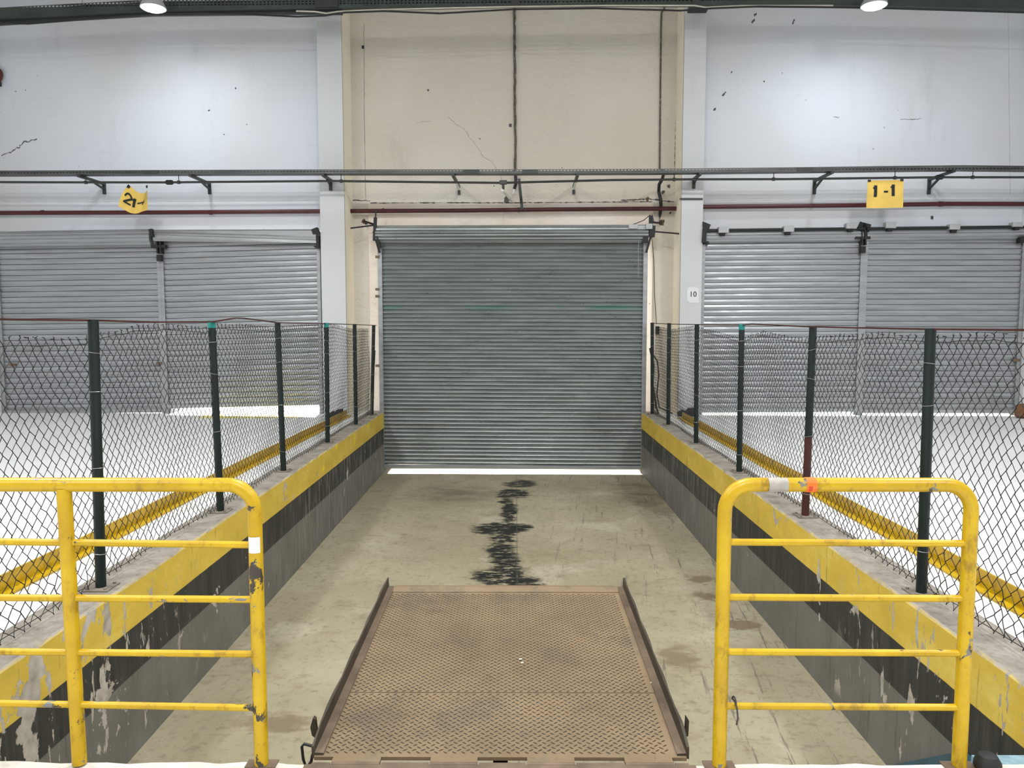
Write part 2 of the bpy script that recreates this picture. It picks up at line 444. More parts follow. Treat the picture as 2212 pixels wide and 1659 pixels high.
# floor slabs (upper level)
b = MB()
b.box((-13, YE, -.25), (XL - .26, 12.95, 0)); b.box((XR + .26, YE, -.25), (13, 12.95, 0))
b.box((-13, -7, -.25), (13, YE - .16, 0))
struct('floor', b, M['white_floor'])
struct('floor.001', MB().box((XL - .3, 2.2, TZ - .2), (XR + .3, 12.95, TZ)), M['trench_floor'])
# dock edge: ragged concrete nosing
def nosing():
    b = MB(); n = 120; pts = []
    for i in range(n + 1):
        X = -4.5 + 9. * i / n
        e = YE + .004 * math.sin(i * 1.7) + R.uniform(-.006, .006)
        if -.72 < X < .66: e = YE - .012
        pts.append((X, e))
    for i in range(n):
        (x0, e0), (x1, e1) = pts[i], pts[i + 1]
        y0 = YE - .16
        b.add([(x0, y0, 0), (x1, y0, 0), (x1, e1 - .014, 0), (x0, e0 - .014, 0), (x1, e1, -.012), (x0, e0, -.012), (x1, YE - .01, TZ), (x0, YE - .01, TZ)],
              [(0, 1, 2, 3), (3, 2, 4, 5), (5, 4, 6, 7)])
    return b
struct('trim_1', nosing(), M['dock_edge'])
# trench retaining walls
def twall(x_in, x_out):
    b = MB(); n = 90; s = 1 if x_out > x_in else -1
    for i in range(n):
        ys = [YE - .01 + (12.95 - YE + .01) * k / n for k in (i, i + 1)]
        A = []
        for y in ys:
            rr = random.Random(int(y * 977)); e = rr.uniform(0, .010)
            A.append([(x_in, y, TZ), (x_in, y, -.012 - e * .5), (x_in + s * (.010 + e), y, 0), (x_out, y, 0)])
        for k in range(3):
            b.add([A[0][k], A[1][k], A[1][k + 1], A[0][k + 1]], [(0, 1, 2, 3)])
    b.add([(x_in, YE - .01, TZ), (x_in + s * .01, YE - .01, 0), (x_out, YE - .01, 0), (x_out, YE - .01, TZ)], [(0, 1, 2, 3)])
    return b
struct('wall_left', twall(XL, XL - .26), M['trench_wall_l'])
struct('wall_right', twall(XR, XR + .26), M['trench_wall_r'])
# rear wall, side bays
UA0 = hw(4, 700).x; UA1 = hw(344, 600).x; UB0 = hw(354, 600).x; UB1 = hw(690, 700).x
UC0 = hw(1519, 600).x; UC1 = hw(1858, 600).x; UD0 = hw(1869, 600).x; UD1 = hw(2200, 700).x
PL0, PL1 = hw(691, 450, .12).x, hw(744, 450, .12).x
PR0, PR1 = hw(1472, 450, .12).x, hw(1519, 450, .12).x
TOPZ = 7.7
WV = -.13      # side wall face
OZ = 2.93
b = MB()
b.box((-13, -WV, OZ), (PL0 + .05, -WV + .3, TOPZ)); b.box((-13, -WV, -.3), (UA0 + .005, -WV + .3, OZ))
b.box((UA1 - .0, -WV, -.3), (UB0 + .0, -WV + .3, OZ)); b.box((UB1 + .03, -WV, -.3), (PL0 + .05, -WV + .3, OZ))
b.box((PR1 - .05, -WV, OZ), (13, -WV + .3, TOPZ)); b.box((UD1 - .005, -WV, -.3), (13, -WV + .3, OZ))
b.box((UC1, -WV, -.3), (UD0, -WV + .3, OZ)); b.box((PR1 - .05, -WV, -.3), (UC0 - .03, -WV + .3, OZ))
CR = random.Random(5)
def crack_and_shade(b, pts, v, w0, w1, mi, rag=.012, n=9):
    L = []
    for (x0, y0), (x1, y1) in zip(pts, pts[1:]):
        for k in range(n): L.append(hw(x0 + (x1 - x0) * k / n, y0 + (y1 - y0) * k / n, v) + Vector((CR.uniform(-rag, rag), 0, CR.uniform(-rag, rag))))
    L.append(hw(*pts[-1], v))
    for p, q in zip(L, L[1:]):
        d = (q - p); d.y = 0
        if d.length < 1e-5: continue
        nn = Vector((-d.z, 0, d.x)).normalized(); w = CR.uniform(w0, w1) / 2
        b.add([p + nn * w, q + nn * w, q - nn * w, p - nn * w], [(0, 1, 2, 3)], mi)
def stain(b, px, py, v, r, mi):
    c = hw(px, py, v); vs = []
    for k in range(14):
        a = 2 * PI * k / 14; q = r * CR.uniform(.55, 1.1); vs.append((c.x + q * math.cos(a), c.y, c.z + q * 1.2 * math.sin(a)))
    b.add(vs, [tuple(range(14))], mi)
M['crack_and_shade'] = simple('crack_dirt_and_shade', (.10, .09, .08), .9); M['joint'] = simple('plaster_joint', (.34, .31, .27), .9); M['faint'] = simple('faint_joint', (.46, .46, .46), .9); M['rust_stain'] = simple('rust_stain', (.13, .078, .04), .9, 0, .5, 25)
e = WV + .0015
crack_and_shade(b, [(2, 338), (38, 320), (52, 308), (80, 300)], e, .008, .022, 1, .016)
crack_and_shade(b, [(1945, 257), (1975, 258), (1990, 256)], e, .004, .010, 1, .006)
crack_and_shade(b, [(1812, 254), (1800, 252)], e, .004, .01, 1, .006)
crack_and_shade(b, [(1520, 434), (1900, 432), (2212, 430)], e, .006, .014, 2, .003, 40)
crack_and_shade(b, [(0, 436), (340, 436), (690, 433)], e, .003, .008, 2, .002, 30)
crack_and_shade(b, [(2178, 30), (2180, 200), (2182, 420)], e, .004, .012, 2, .003, 20)
for q_ in ((1628, 35), (1625, 48), (1712, 50), (1540, 240), (1563, 205)): crack_and_shade(b, [q_, (q_[0] + 5, q_[1] - 7)], e, .015, .035, 1, .02, 4)
struct('wall_back', b, [M['plaster_side'], M['crack_and_shade'], M['faint']], 'W')
# pilasters; light falling on the return is painted in as a cream face
def pil(u0, u1, inner):
    b = MB(); b.box((u0, -.12, -.02), (u1, .55, TOPZ))
    if inner == 1: b.add([(u1 + .004, -.112, 0), (u1 + .004, .5, 0), (u1 + .004, .5, TOPZ), (u1 + .004, -.112, TOPZ)], [(0, 1, 2, 3)], 1)
    if inner == -1: b.add([(u0 - .004, -.112, 0), (u0 - .004, .5, 0), (u0 - .004, .5, TOPZ), (u0 - .004, -.112, TOPZ)], [(0, 1, 2, 3)], 1)
    return b
struct('trim_2', pil(PL0, PL1, 1), [M['pilaster'], M['lit_cream_edge']], 'W', bevel=.006)
struct('trim_3', pil(PR0, PR1, -1), [M['pilaster'], M['lit_cream_edge']], 'W', bevel=.006)
struct('trim_4', pil(UA0 - .75, UA0 - .055, 0), M['pilaster'], 'W', bevel=.006)
struct('trim_5', pil(UD1 + .055, UD1 + .75, 0), M['pilaster'], 'W', bevel=.006)
# central bay: recessed wall, opening with rough surround
CV = -.45
DC0, DC1 = hw(825, 700, -.25).x, hw(1390, 700, -.25).x
S0, S1 = hw(798, 600, CV).x, hw(1409, 600, CV).x
SZ = hw(1106, 440, CV).z; DZ = hw(1106, 487, -.3).z
b = MB()
b.box((PL1 - .05, -CV, SZ), (PR0 + .05, -CV + .3, TOPZ))
b.box((PL1 - .05, -CV, TZ), (S0, -CV + .3, SZ)); b.box((S1, -CV, TZ), (PR0 + .05, -CV + .3, SZ))
e = CV + .0015
crack_and_shade(b, [(965, 252), (1000, 278), (1030, 315), (1045, 340), (1062, 348), (1078, 372), (1084, 388)], e, .004, .010, 2, .01)
crack_and_shade(b, [(900, 265), (930, 262)], e, .003, .008, 2, .006)
crack_and_shade(b, [(786, 50), (787, 240), (790, 432)], e, .008, .014, 2, .003, 20)
crack_and_shade(b, [(757, 432), (800, 434)], e, .01, .02, 1, .004)  # small shadow of the ledge, drawn as a dark ribbon, left end
crack_and_shade(b, [(800, 438.5), (960, 438), (1106, 438), (1250, 437), (1409, 435.5)], e, .004, .024, 1, .003, 24)
crack_and_shade(b, [(1340, 433), (1400, 430), (1462, 437)], e, .01, .03, 1, .006, 16)  # right end of the ledge shadow, also a painted dark ribbon
crack_and_shade(b, [(1467, 40), (1463, 200), (1458, 330), (1458, 420)], e, .002, .022, 1, .004, 40)
crack_and_shade(b, [(750, 60), (752, 200), (754, 420)], e, .002, .014, 1, .003, 40)
for q_, r_ in (((1095, 432), .06), ((1445, 402), .03), ((1433, 415), .03), ((790, 482), .03), ((1448, 460), .02), ((925, 195), .02), ((1102, 271), .03)): stain(b, *q_, e, r_, 1)
for q_, r_ in (((786, 478), .04), ((758, 494), .05), ((1430, 481), .05), ((1398, 466), .05), ((1398, 430), .035)): stain(b, *q_, e + .001, r_, 3)
struct('wall_back.001', b, [M['plaster_mid'], M['crack_and_shade'], M['joint'], M['rust_stain']], 'W')
b = MB()
b.box((S0, -CV - .03, DZ - .1), (S1, -CV + .3, SZ)); b.box((S0, -CV - .03, TZ), (DC0 - .02, -CV + .3, DZ - .1)); b.box((DC1 + .02, -CV - .03, TZ), (S1, -CV + .3, DZ - .1))
struct('trim_6', b, M['plaster_low'], 'W', bevel=.008)
# thin render lines on the upper central wall
struct('ceiling', MB().box((-13, -7, TOPZ), (13, 13.2, TOPZ + .2)), M['ceiling'])
b = MB(); b.box((-14, 12.95, -.3), (XL - .25, 24, -.02)); b.box((XR + .25, 12.95, -.3), (14, 24, -.02)); b.box((XL - .25, 12.95, TZ - .3), (XR + .25, 24, TZ - .02))
struct('floor.002', b, M['outside'])

# ================================================================== ROLLER SHUTTERS
PROF_MID = [(0, -.026), (.12, -.023), (.32, -.012), (.48, .003), (.57, .012), (.64, .0135), (.78, .009), (.93, .001), (.965, -.02), (1, -.026)]
PROF_SIDE = [(0, -.019), (.03, -.006), (.07, -.001), (.26, .003), (.36, .004), (.43, .010), (.50, .011), (.72, .006), (.94, .000), (.97, -.018), (1, -.019)]
def curtain(u0, u1, z0, z1, pitch, prof, v, shear=0.0, n=24, wav=.0025, shear_bot=None):
    b = MB(); rows = []; k = int(round((z1 - z0) / pitch)); um = (u0 + u1) / 2
    for i in range(k):
        for t, d in (prof if i == k - 1 else prof[:-1]):
            rows.append((z0 + (i + t) * pitch, d, i))
    vs = []
    for z, d, i in rows:
        rr = random.Random(i * 31 + int(u0 * 100)); ph, am = rr.uniform(0, 6), rr.uniform(.2, 1)
        for j in range(n + 1):
            u = u0 + (u1 - u0) * j / n
            dz = shear * (u - um)
            vs.append((u, -(v + d + wav * am * math.sin(u * 4.3 + ph)), z + dz))
    fs = []
    for r in range(len(rows) - 1):
        for j in range(n):
            a = r * (n + 1) + j; fs.append((a, a + 1, a + n + 2, a + n + 1))
    return b.add(vs, fs)
def guide(u, z0, z1, v, w=.075, lean=0.0):
    # U channel facing sideways, two lips
    b = MB()
    b.box((u - w / 2, -(v + .035), z0), (u + w / 2, -(v + .028), z1)); b.box((u - w / 2, -(v - .04), z0), (u + w / 2, -(v - .033), z1))
    b.box((u - .006, -(v + .03), z0), (u + .006, -(v - .035), z1))
    return b

# --- central shutter
V0 = -.25
zc0 = hw(1106, 1013, V0).z; zc1 = hw(1106, 507, V0).z
t = thing('roller_shutter', 'tall grey slatted roller shutter closing the sunken central bay, light under its edge', 'roller shutter', ((DC0 + DC1) / 2, -V0, TZ), 'W')
build('curtain', curtain(DC0 + .01, DC1 - .01, zc0 + .055, zc1, .0645, PROF_MID, V0, -.004), M['slat_mid'], t, smooth=True)
b = MB(); b.prism([(-(V0 + .02), zc0), (-(V0 + .035), zc0 + .01), (-(V0 + .035), zc0 + .04), (-(V0 + .012), zc0 + .062), (-(V0 - .02), zc0 + .062), (-(V0 - .02), zc0)], 'x', DC0 + .012, DC1 - .012)
build('bottom_bar', b, M['galv'], t)
for u in (DC0 - .015, DC1 + .015):
    build('guide_rail', guide(u, TZ, zc1 - .03, V0, .07), M['galv'], t)
# rolled part of the curtain around the barrel: rounded with slat ridges
zt = hw(1106, 486, V0 + .1).z; BU0, BU1 = hw(812, 495, V0 + .1).x, hw(1400, 495, V0 + .1).x
def roll(u0, u1, zc, vc, r, ridge=.010, k=12, n=1, slope=0.0):
    prof = []
    for i in range(k):
        for tt, d in ((0, -ridge), (.15, 0), (.5, ridge * .5), (.85, 0)):
            a = 2 * PI * (i + tt) / k; prof.append((a, r + d))
    b = MB(); vs = []; um = (u0 + u1) / 2
    for j in range(n + 1):
        u = u0 + (u1 - u0) * j / n
        for a, q in prof: vs.append((u, -(vc + q * math.cos(a)), zc + slope * (u - um) + q * math.sin(a)))
    m_ = len(prof); fs = []
    for j in range(n):
        for i in range(m_):
            fs.append((j * m_ + i, j * m_ + (i + 1) % m_, (j + 1) * m_ + (i + 1) % m_, (j + 1) * m_ + i))
    fs.append(tuple(range(m_))); fs.append(tuple(n * m_ + i for i in range(m_)))
    return b.add(vs, fs)
rr_ = .135
build('rolled_curtain', roll(BU0, BU1, zt - rr_ - .005, V0 + .03, rr_, .02, 15), M['slat_mid'], t)
zb = zt - rr_
def pt(px, py, v=V0 + .12): return hw(px, py, v)
# left bracket: upright, long stay, tie rods
b = MB()
b.bar(pt(812, 455), pt(811, 478), .018, .018); b.bar(pt(811, 470), pt(809, 520), .045, .06)
b.bar(pt(811, 500), pt(822, 535), .09, .03); b.bar(pt(807, 500), pt(820, 546), .035, .03)
build('end_bracket', b, M['dark_steel'], t)
b = MB(); b.cyl(pt(757, 493, .0), pt(812, 486), .012); b.cyl(pt(787, 478, CV + .02), pt(812, 486), .016)
build('tie_rod', b, M['dark_steel'], t)
b = MB(); b.bar(pt(1406, 466), pt(1406, 490), .06, .05); b.bar(pt(1409, 488), pt(1407, 512), .09, .1); b.bar(pt(1406, 510), pt(1396, 546), .03, .03)
b.box(pt(1388, 505) + Vector((0, -.03, 0)), pt(1400, 524) + Vector((0, .06, 0)))
build('end_bracket', b, M['dark_steel'], t)
b = MB(); b.cyl(pt(1408, 480), pt(1428, 482, CV + .02), .016); b.cyl(pt(1410, 500), pt(1469, 505, .0), .012)
build('tie_rod', b, M['dark_steel'], t)
b = MB(); a = pt(1357, 488); q = pt(1370, 494)
b.box((a.x, a.y - .05, a.z - .05), (q.x + .05, a.y + .05, a.z + .02)); a2 = pt(1394, 484); q2 = pt(1408, 496)
b.box((a2.x, a2.y - .07, q2.z), (q2.x, a2.y + .07, a2.z)); b.cyl((q.x, a.y, a.z - .02), (a2.x, a.y, a.z - .02), .032)
mt = build('motor', b, M['collar'], t, bevel=.006)
b = MB(); b.tube([pt(1370, 488), pt(1376, 495), pt(1384, 491), pt(1392, 494), pt(1396, 487)], .009); b.tube([pt(1368, 485), pt(1390, 476), pt(1405, 464)], .006)
b.tube([pt(1408, 462), pt(1413, 480)], .005)
build('motor_cable', b, M['black_rubber'], mt)
b = MB(); b.tube([pt(1380, 508), pt(1379, 540), pt(1379, 600)], .004, 6)
build('chain', b, M['galv'], t)
for y in (555, 625, 640, 790):
    b = MB(); p = hw(818, y, V0 + .03); b.box((p.x - .05, p.y - .02, p.z - .02), (p.x + .015, p.y + .02, p.z + .02)); build('fixing_lug', b, M['brown_steel'], t)

# --- side shutters
def side_shutter(u0, u1, pxc, ybot, ytop, shear, label, kind, left_guide, right_guide, r=.13):
    v = 0.0
    z0 = hw(pxc, ybot, v).z; z1 = hw(pxc, ytop, v).z
    t = thing('roller_shutter', label, 'roller shutter', ((u0 + u1) / 2, 0, 0), 'W')
    k = int(round((z1 - z0 - .06) / .0865))
    build('curtain', curtain(u0, u1, z0 + .06, z0 + .06 + k * .0865, .0865, PROF_SIDE, v, shear, wav=.003), M['slat'], t, smooth=True)
    um = (u0 + u1) / 2
    def sz(u): return shear * (u - um)
    b = MB()
    P = [(-.03, 0), (-.03, .05), (-.01, .066), (.02, .066), (.02, 0)]
    vs = [(u, w, z0 + z + sz(u)) for u in (u0 + .012, u1 - .012) for w, z in P]
    b.add(vs, [(0, 1, 2, 3, 4), (5, 6, 7, 8, 9)] + [(i, (i + 1) % 5, 5 + (i + 1) % 5, 5 + i) for i in range(5)])
    build('bottom_bar', b, M['galv'], t)
    zg = hw(pxc, 518, 0).z
    for g in (left_guide, right_guide):
        if g is not None: build('guide_rail', guide(g, 0, zg, v, .055), M['galv'], t)
    return t, z0, z1
GL, GM = UA0 - .02, (UA1 + UB0) / 2
tA, zA0, zA1 = side_shutter(UA0, UA1, 180, 892, 515, .012, 'grey slatted roller shutter at the far left, fully shut, with a patchy shine on top', 'A', UA0 - .012, UA1 + .012)
tB, zB0, zB1 = side_shutter(UB0, UB1, 522, 878, 513, .026, 'grey slatted roller shutter hanging crooked and left partly open, bright daylight pouring beneath it', 'B', UB0 - .012, UB1 + .012)
tC, zC0, zC1 = side_shutter(UC0, UC1, 1690, 890, 512, .008, 'grey slatted roller shutter just right of the pillar numbered 10, thin bright gap below', 'C', UC0 - .012, UC1 + .012)
tD, zD0, zD1 = side_shutter(UD0, UD1, 2035, 892, 508, .0, 'grey slatted roller shutter at the far right, beyond the yellow sheet reading 1 -1', 'D', UD0 - .012, UD1 + .012)
# tops
ra = .14
za = hw(160, 496, .15).z
build('rolled_curtain', roll(hw(-30, 500, .1).x, hw(325, 500, .1).x, za - ra, .02, ra, .009, 11, 1, .012), M['slat'], tA)
zb_ = hw(520, 494, .15).z
def hood(u0, u1):
    """loose, slanting wrap of slats over the barrel: tall at the right, pinched at the left"""
    b = MB()
    pr = [[], []]
    for k, (u, drop) in enumerate(((u0, .085), (u1, .175))):
        P = [(-.02, 0), (.08, -.004), (.13, -.03), (.16, -.03 - drop * .55), (.155, -drop), (.14, -drop - .006), (.145, -drop - .05), (.12, -drop - .10 + (.07 if k else 0)), (-.02, -drop - .10 + (.07 if k else 0))]
        pr[k] = [(u, -v, zb_ + z) for v, z in P]
    n = len(pr[0])
    b.add(pr[0] + pr[1], [tuple(range(n)), tuple(range(n, 2 * n))] + [(i, (i + 1) % n, n + (i + 1) % n, n + i) for i in range(n)])
    return b
build('rolled_curtain', hood(hw(332, 500, .1).x, hw(684, 500, .1).x), M['galv'], tB, label='slanting loose top wrap of slats')
def bracket_x(px, y0, y1, par, v=.06, cross=True):
    b = MB(); p, q = hw(px, y0, v), hw(px + 2, y1, v)
    b.bar(p + Vector((-.02, 0, 0)), q + Vector((-.02, 0, 0)), .022, .12); b.bar(p + Vector((.035, 0, 0)), q + Vector((.03, 0, 0)), .022, .12)
    m_ = (p + q) / 2
    if cross: b.box((m_.x - .12, m_.y - .05, m_.z - .025), (m_.x + .11, m_.y + .03, m_.z + .02))
    b.box((m_.x - .03, m_.y - .06, q.z - .12), (m_.x + .04, m_.y + .02, q.z - .02))
    build('end_bracket', b, M['dark_steel'], par)
bracket_x(344, 517, 548, tA)
b = MB(); p = hw(326, 495, .16); b.bar(p, hw(330, 512, .16), .07, .05); b.box(hw(322, 500, .2), hw(336, 508, .1)); build('end_bracket', b, M['dark_steel'], tA)
b = MB(); b.bar(hw(680, 494, .1), hw(687, 512, .1), .10, .1); b.bar(hw(687, 506, .1), hw(688, 537, .08), .05, .1); b.box(hw(678, 531, .1), hw(690, 535, .02)); build('end_bracket', b, M['dark_steel'], tB)
# right pair: bare barrel with cast collars in front
for par, u0, u1, zz, cols in ((tC, hw(1524, 495, .1).x, hw(1866, 490, .1).x, hw(1690, 490, .12).z, ((1563, 490, 503), (1704, 488, 501), (1839, 482, 494))),
                              (tD, hw(1874, 490, .1).x, hw(2216, 490, .1).x, hw(2040, 486, .12).z, ((1924, 480, 493), (2062, 484, 496), (2198, 480, 490)))):
    build('rolled_curtain', roll(u0, u1, zz - .115, .0, .115, .008, 9, 1, .008), M['slat'], par)
    s = MB(); s.cyl((u0 - .03, -.15, zz - .06), (u1 + .0, -.15, zz - .035), .022); build('barrel_shaft', s, M['dark_steel'], par)
    for px, ya, yb in cols:
        b = MB(); p, q = hw(px - 11, ya, .19), hw(px + 11, yb, .19)
        b.box((p.x, p.y - .02, q.z), (q.x, p.y + .10, p.z)); c_ = build('collar', b, M['collar'], par, bevel=.006)
        b = MB(); m_ = hw(px - 3, yb + 2, .15); b.cyl((m_.x - .04, m_.y, m_.z), (m_.x + .04, m_.y, m_.z), .035, 12); build('clamp_block', b, M['dark_steel'], c_)
bracket_x(1861, 497, 530, tC)
b = MB(); b.bar(hw(1866, 482, .1), hw(1858, 500, .1), .035, .12); b.bar(hw(1873, 483, .1), hw(1868, 500, .1), .035, .12); build('end_bracket', b, M['dark_steel'], tC)
b = MB(); b.bar(hw(1521, 494, .1), hw(1519, 525, .1), .06, .14); b.bar(hw(1526, 482, .1), hw(1521, 494, .1), .04, .14); b.box(hw(1517, 524, .1), hw(1530, 528, .02)); build('end_bracket', b, M['dark_steel'], tC)
b = MB(); b.bar(hw(2207, 512, .1), hw(2207, 525, .1), .10, .1); build('end_bracket', b, M['dark_steel'], tD)
# small locks low on the shutters
for par, px, py in ((tA, 28, 788), (tD, 2196, 778), (tB, 345, 785)):
    b = MB(); p = hw(px, py, .03); b.box((p.x - .05, p.y - .012, p.z - .022), (p.x + .05, p.y + .02, p.z + .022)); build('lock_bolt', b, M['brown_steel'], par)

# ================================================================== WALL TRAY, CONDUIT, PIPES
vT = .50
def sheet_tray(name, label, cat, pts, hgt, depth, mat, v, lip):
    fi = 0
    """channel shaped tray following px points along the wall"""
    base = pts[len(pts) // 2]
    t = thing(name, label, cat, base, 'W')
    # local copy with z measured from the tray's base so the slot rows follow the sag
    b = MB()
    for i in range(len(pts) - 1):
        p, q = pts[i], pts[i + 1]
        for (w0, z0, w1, z1) in ((0, 0, 0, hgt), (depth, 0, depth, hgt), (0, 0, depth, 0), (0, hgt, lip, hgt), (depth, hgt, depth - lip, hgt)):
            b.add([(p.x, p.y + w0, p.z + z0), (q.x, q.y + w0, q.z + z0), (q.x, q.y + w1, q.z + z1), (p.x, p.y + w1, p.z + z1)], [(0, 1, 2, 3)], 0 if (w0 == w1 == 0) else 1)
    return t, b
pts = [hw(x, y, vT + .06) for x, y in ((-160, 378), (300, 376.5), (700, 375), (1106, 375), (1400, 374), (1760, 370), (1900, 368), (2080, 366), (2370, 369))]
tray_pts = pts
t, b = sheet_tray('cable_tray', 'long slotted grey cable tray on arms across the whole rear wall below mid height', 'cable tray', pts, .062, .16, None, vT, .015)
build('channel', b, [M['perf_low'], M['perf_low']], t)
for px, py in ((325, 376), (1018, 375), (1145, 375), (1740, 371)):
    b = MB(); p = hw(px, py, vT + .065); b.box((p.x - .12, p.y - .004, p.z + .002), (p.x + .12, p.y, p.z + .058)); build('joint_plate', b, M['tray_steel'], t)
b = MB(); b.tube([p + Vector((0, .06, .03)) for p in pts], .02, 8); b.tube([p + Vector((0, .10, .025)) for p in pts], .016, 8)
build('cable', b, M['black_rubber'], t)
# brackets
LB = {225: 'left of the torn yellow sheet', 452: 'between the torn yellow sheet and the left pillar', 713: 'on the left pillar', 990: 'white painted', 1237: 'white painted',
      1496: 'on the right pillar', 1756: 'right of the right pillar', 2003: 'right of the yellow sheet reading 1 -1'}
LBL = {225: 'grey triangular wall bracket under the tray, just left of the torn yellow sheet',
       452: 'grey triangular wall bracket casting a slanting shadow, midway between torn sheet and left pillar',
       713: 'dark slim wall bracket fixed on the face of the left pillar, holding the tray',
       990: 'white-faced tray bracket above the left part of the central shutter',
       1237: 'white-faced tray bracket above the right part of the central shutter',
       1496: 'dark slim wall bracket on the pillar numbered 10, holding the tray',
       1756: 'grey triangular wall bracket under the tray between the numbered pillar and the 1 -1 sheet',
       2003: 'grey triangular wall bracket under the tray just right of the 1 -1 sheet'}
for px, lab in LBL.items():
    vw = .12 if px in (713, 1496) else (CV if px in (990, 1237) else WV)
    yb = {713: 412, 1496: 408, 990: 421, 1237: 420}.get(px, 420)
    bot = hw(px + 2, yb, vw); top = hw(px, 378, vw); u = bot.x
    zt_ = next(p.z + (q.z - p.z) * (u - p.x) / (q.x - p.x) for p, q in zip(tray_pts, tray_pts[1:]) if q.x >= u) - .003
    t = thing('tray_bracket', lab, 'bracket', (u, -vw, bot.z), 'W', 'brackets under the wall tray')
    strut_m = M['white_paint'] if px in (990, 1237) else M['bracket_steel']
    b = MB(); b.box((u - .022, -vw - .035, bot.z + (.07 if px in (990, 1237) else 0)), (u + .022, -vw, zt_)); build('upright', b, strut_m, t)
    if px in (990, 1237):
        b = MB(); b.box((u - .02, -vw - .035, bot.z), (u + .02, -vw, bot.z + .07)); build('foot', b, M['bracket_steel'], t)
    b = MB(); b.bar((u, -vw, zt_ - .02), (u, -vT - .1, zt_ - .02), .04, .04); build('arm', b, M['bracket_steel'], t)
    b = MB(); b.bar((u, -vw - .02, bot.z + .08), (u, -vw - (vT - vw) * .55, zt_ - .04), .03, .025); build('brace', b, M['bracket_steel'] if px not in (990, 1237) else M['white_paint'], t)
# thin conduit with junction boxes, hung from the tray
vC = .47
cp_ = [hw(x, y, vC) for x, y in ((-170, 393), (160, 394), (366, 394), (470, 393), (720, 391), (930, 393.5), (1087, 395), (1160, 393), (1320, 389), (1480, 387.5), (1700, 387), (1900, 384.5), (2027, 383), (2360, 383))]
t = thing('conduit', 'thin grey conduit with hangers running just below the slotted wall tray', 'conduit', cp_[6], 'W')
b = MB(); b.tube(cp_, .017, 8); build('pipe', b, M['conduit'], t, smooth=True)
for px, py in ((366, 394), (2029, 383)):
    b = MB(); p = hw(px, py, vC); b.tube([p + Vector((-.06, 0, 0)), p + Vector((-.04, 0, 0)), p + Vector((.04, 0, 0)), p + Vector((.06, 0, 0))], [.02, .036, .036, .02], 10); build('junction_box', b, M['black_rubber'], t)
p = hw(1087, 394, vC); b = MB(); b.box((p.x - .055, p.y - .03, p.z - .03), (p.x + .055, p.y + .03, p.z + .03)); build('junction_box', b, M['conduit'], t, bevel=.006)
q = hw(1088, 431, CV + .05)
b = MB(); b.tube([p, p + Vector((0, .0, -.1)), (q.x, p.y, q.z + .02)], .02, 8); build('drop_pipe', b, M['conduit'], t)
b = MB(); b.tube([(q.x, p.y, q.z + .02), (q.x + .01, p.y, q.z), (q.x + .05, p.y + .2, q.z - .01), (q.x + .12, q.y, q.z - .01)], .022, 8); build('drop_elbow', b, M['white_paint'], t, smooth=True)
for px in (185, 386, 737, 1456, 1671, 1933, 2101):
    b = MB(); p = hw(px, 388, vC)
    zc_ = min(cp_, key=lambda c: abs(c.x - p.x)); i = max(k for k in range(len(cp_) - 1) if cp_[k].x <= p.x); f = (p.x - cp_[i].x) / (cp_[i + 1].x - cp_[i].x); zc_ = cp_[i].z * (1 - f) + cp_[i + 1].z * f
    b.cyl((p.x, -vC, zc_), (p.x, -vC, zc_ + .13), .006, 8); b.tube([(p.x - .02, -vC, zc_), (p.x + .02, -vC, zc_)], .026, 10)
    build('hanger', b, M['conduit'], t)
# red pipes (three lengths, each ending in a pillar)
def red(pp, label, v, r=.034):
    P = [hw(x, y, v) for x, y in pp]
    t = thing('fire_pipe', label, 'pipe', P[0], 'W', None)
    b = MB(); b.tube(P, r, 14); build('pipe', b, M['red_pipe'], t, smooth=True)
    return t, P
t, P = red(((-120, 460.5), (0, 460), (350, 459), (700, 456.5)), 'dark red pipe along the wall over the left pair of shutters', WV + .07)
for px in (92, 455): p = hw(px, 459, WV + .07); b = MB(); b.tube([(p.x - .02, p.y, p.z), (p.x + .02, p.y, p.z)], .038, 14); build('clip', b, M['red_pipe'], t)
t, P = red(((748, 456), (1000, 455), (1200, 452.5), (1466, 450.5)), 'dark red pipe crossing between the two pillars above the central shutter', CV + .16)
for px in (828, 1120): p = hw(px, 455 if px < 1000 else 453.5, CV + .16); b = MB(); b.tube([(p.x - .015, p.y, p.z), (p.x + .015, p.y, p.z)], .038, 14); build('clip', b, M['red_pipe'], t)
t, P = red(((1512, 447), (1850, 443.5), (2050, 440.5), (2380, 441)), 'dark red pipe along the wall over the right pair of shutters', WV + .07)
for px in (2032,): p = hw(px, 440.7, WV + .07); b = MB(); b.tube([(p.x - .03, p.y, p.z), (p.x + .03, p.y, p.z)], .040, 14); build('coupling', b, M['red_pipe'], t)
# vertical conduits in the central bay
b = MB(); v = CV + .025; L = []
for i in range(34):
    y = 18 + (368 - 18) * i / 33; L.append(hw(1111 + 2.5 * i / 33 + R.uniform(-.8, .8), y, v))
b.tube(L, [R.uniform(.014, .022) for _ in L], 8)
solo('conduit', 'flaking dark vertical conduit running down the middle of the central wall', 'conduit', b, M['rusty_conduit'], L[-1], 'W', smooth=True)
b = MB(); b.tube([hw(1113, 368, CV + .05), hw(1114, 385, CV + .08), hw(1114, 398, CV + .08), hw(1111, 408, CV + .06)], .026, 10)
t = solo('hose', 'short black hose end hanging below the tray beside the centre conduit', 'hose', b, M['black_rubber'], hw(1111, 408, CV + .06), 'W', smooth=True)
b = MB(); b.tube([hw(1111, 408, CV + .06), hw(1109, 419, CV + .05)], .017, 8); o = build('sleeve', b, M['white_paint']); o.parent = t
o.matrix_parent_inverse = Matrix.Identity(4)
for vtx in o.data.vertices: vtx.co -= hw(1111, 408, CV + .06)
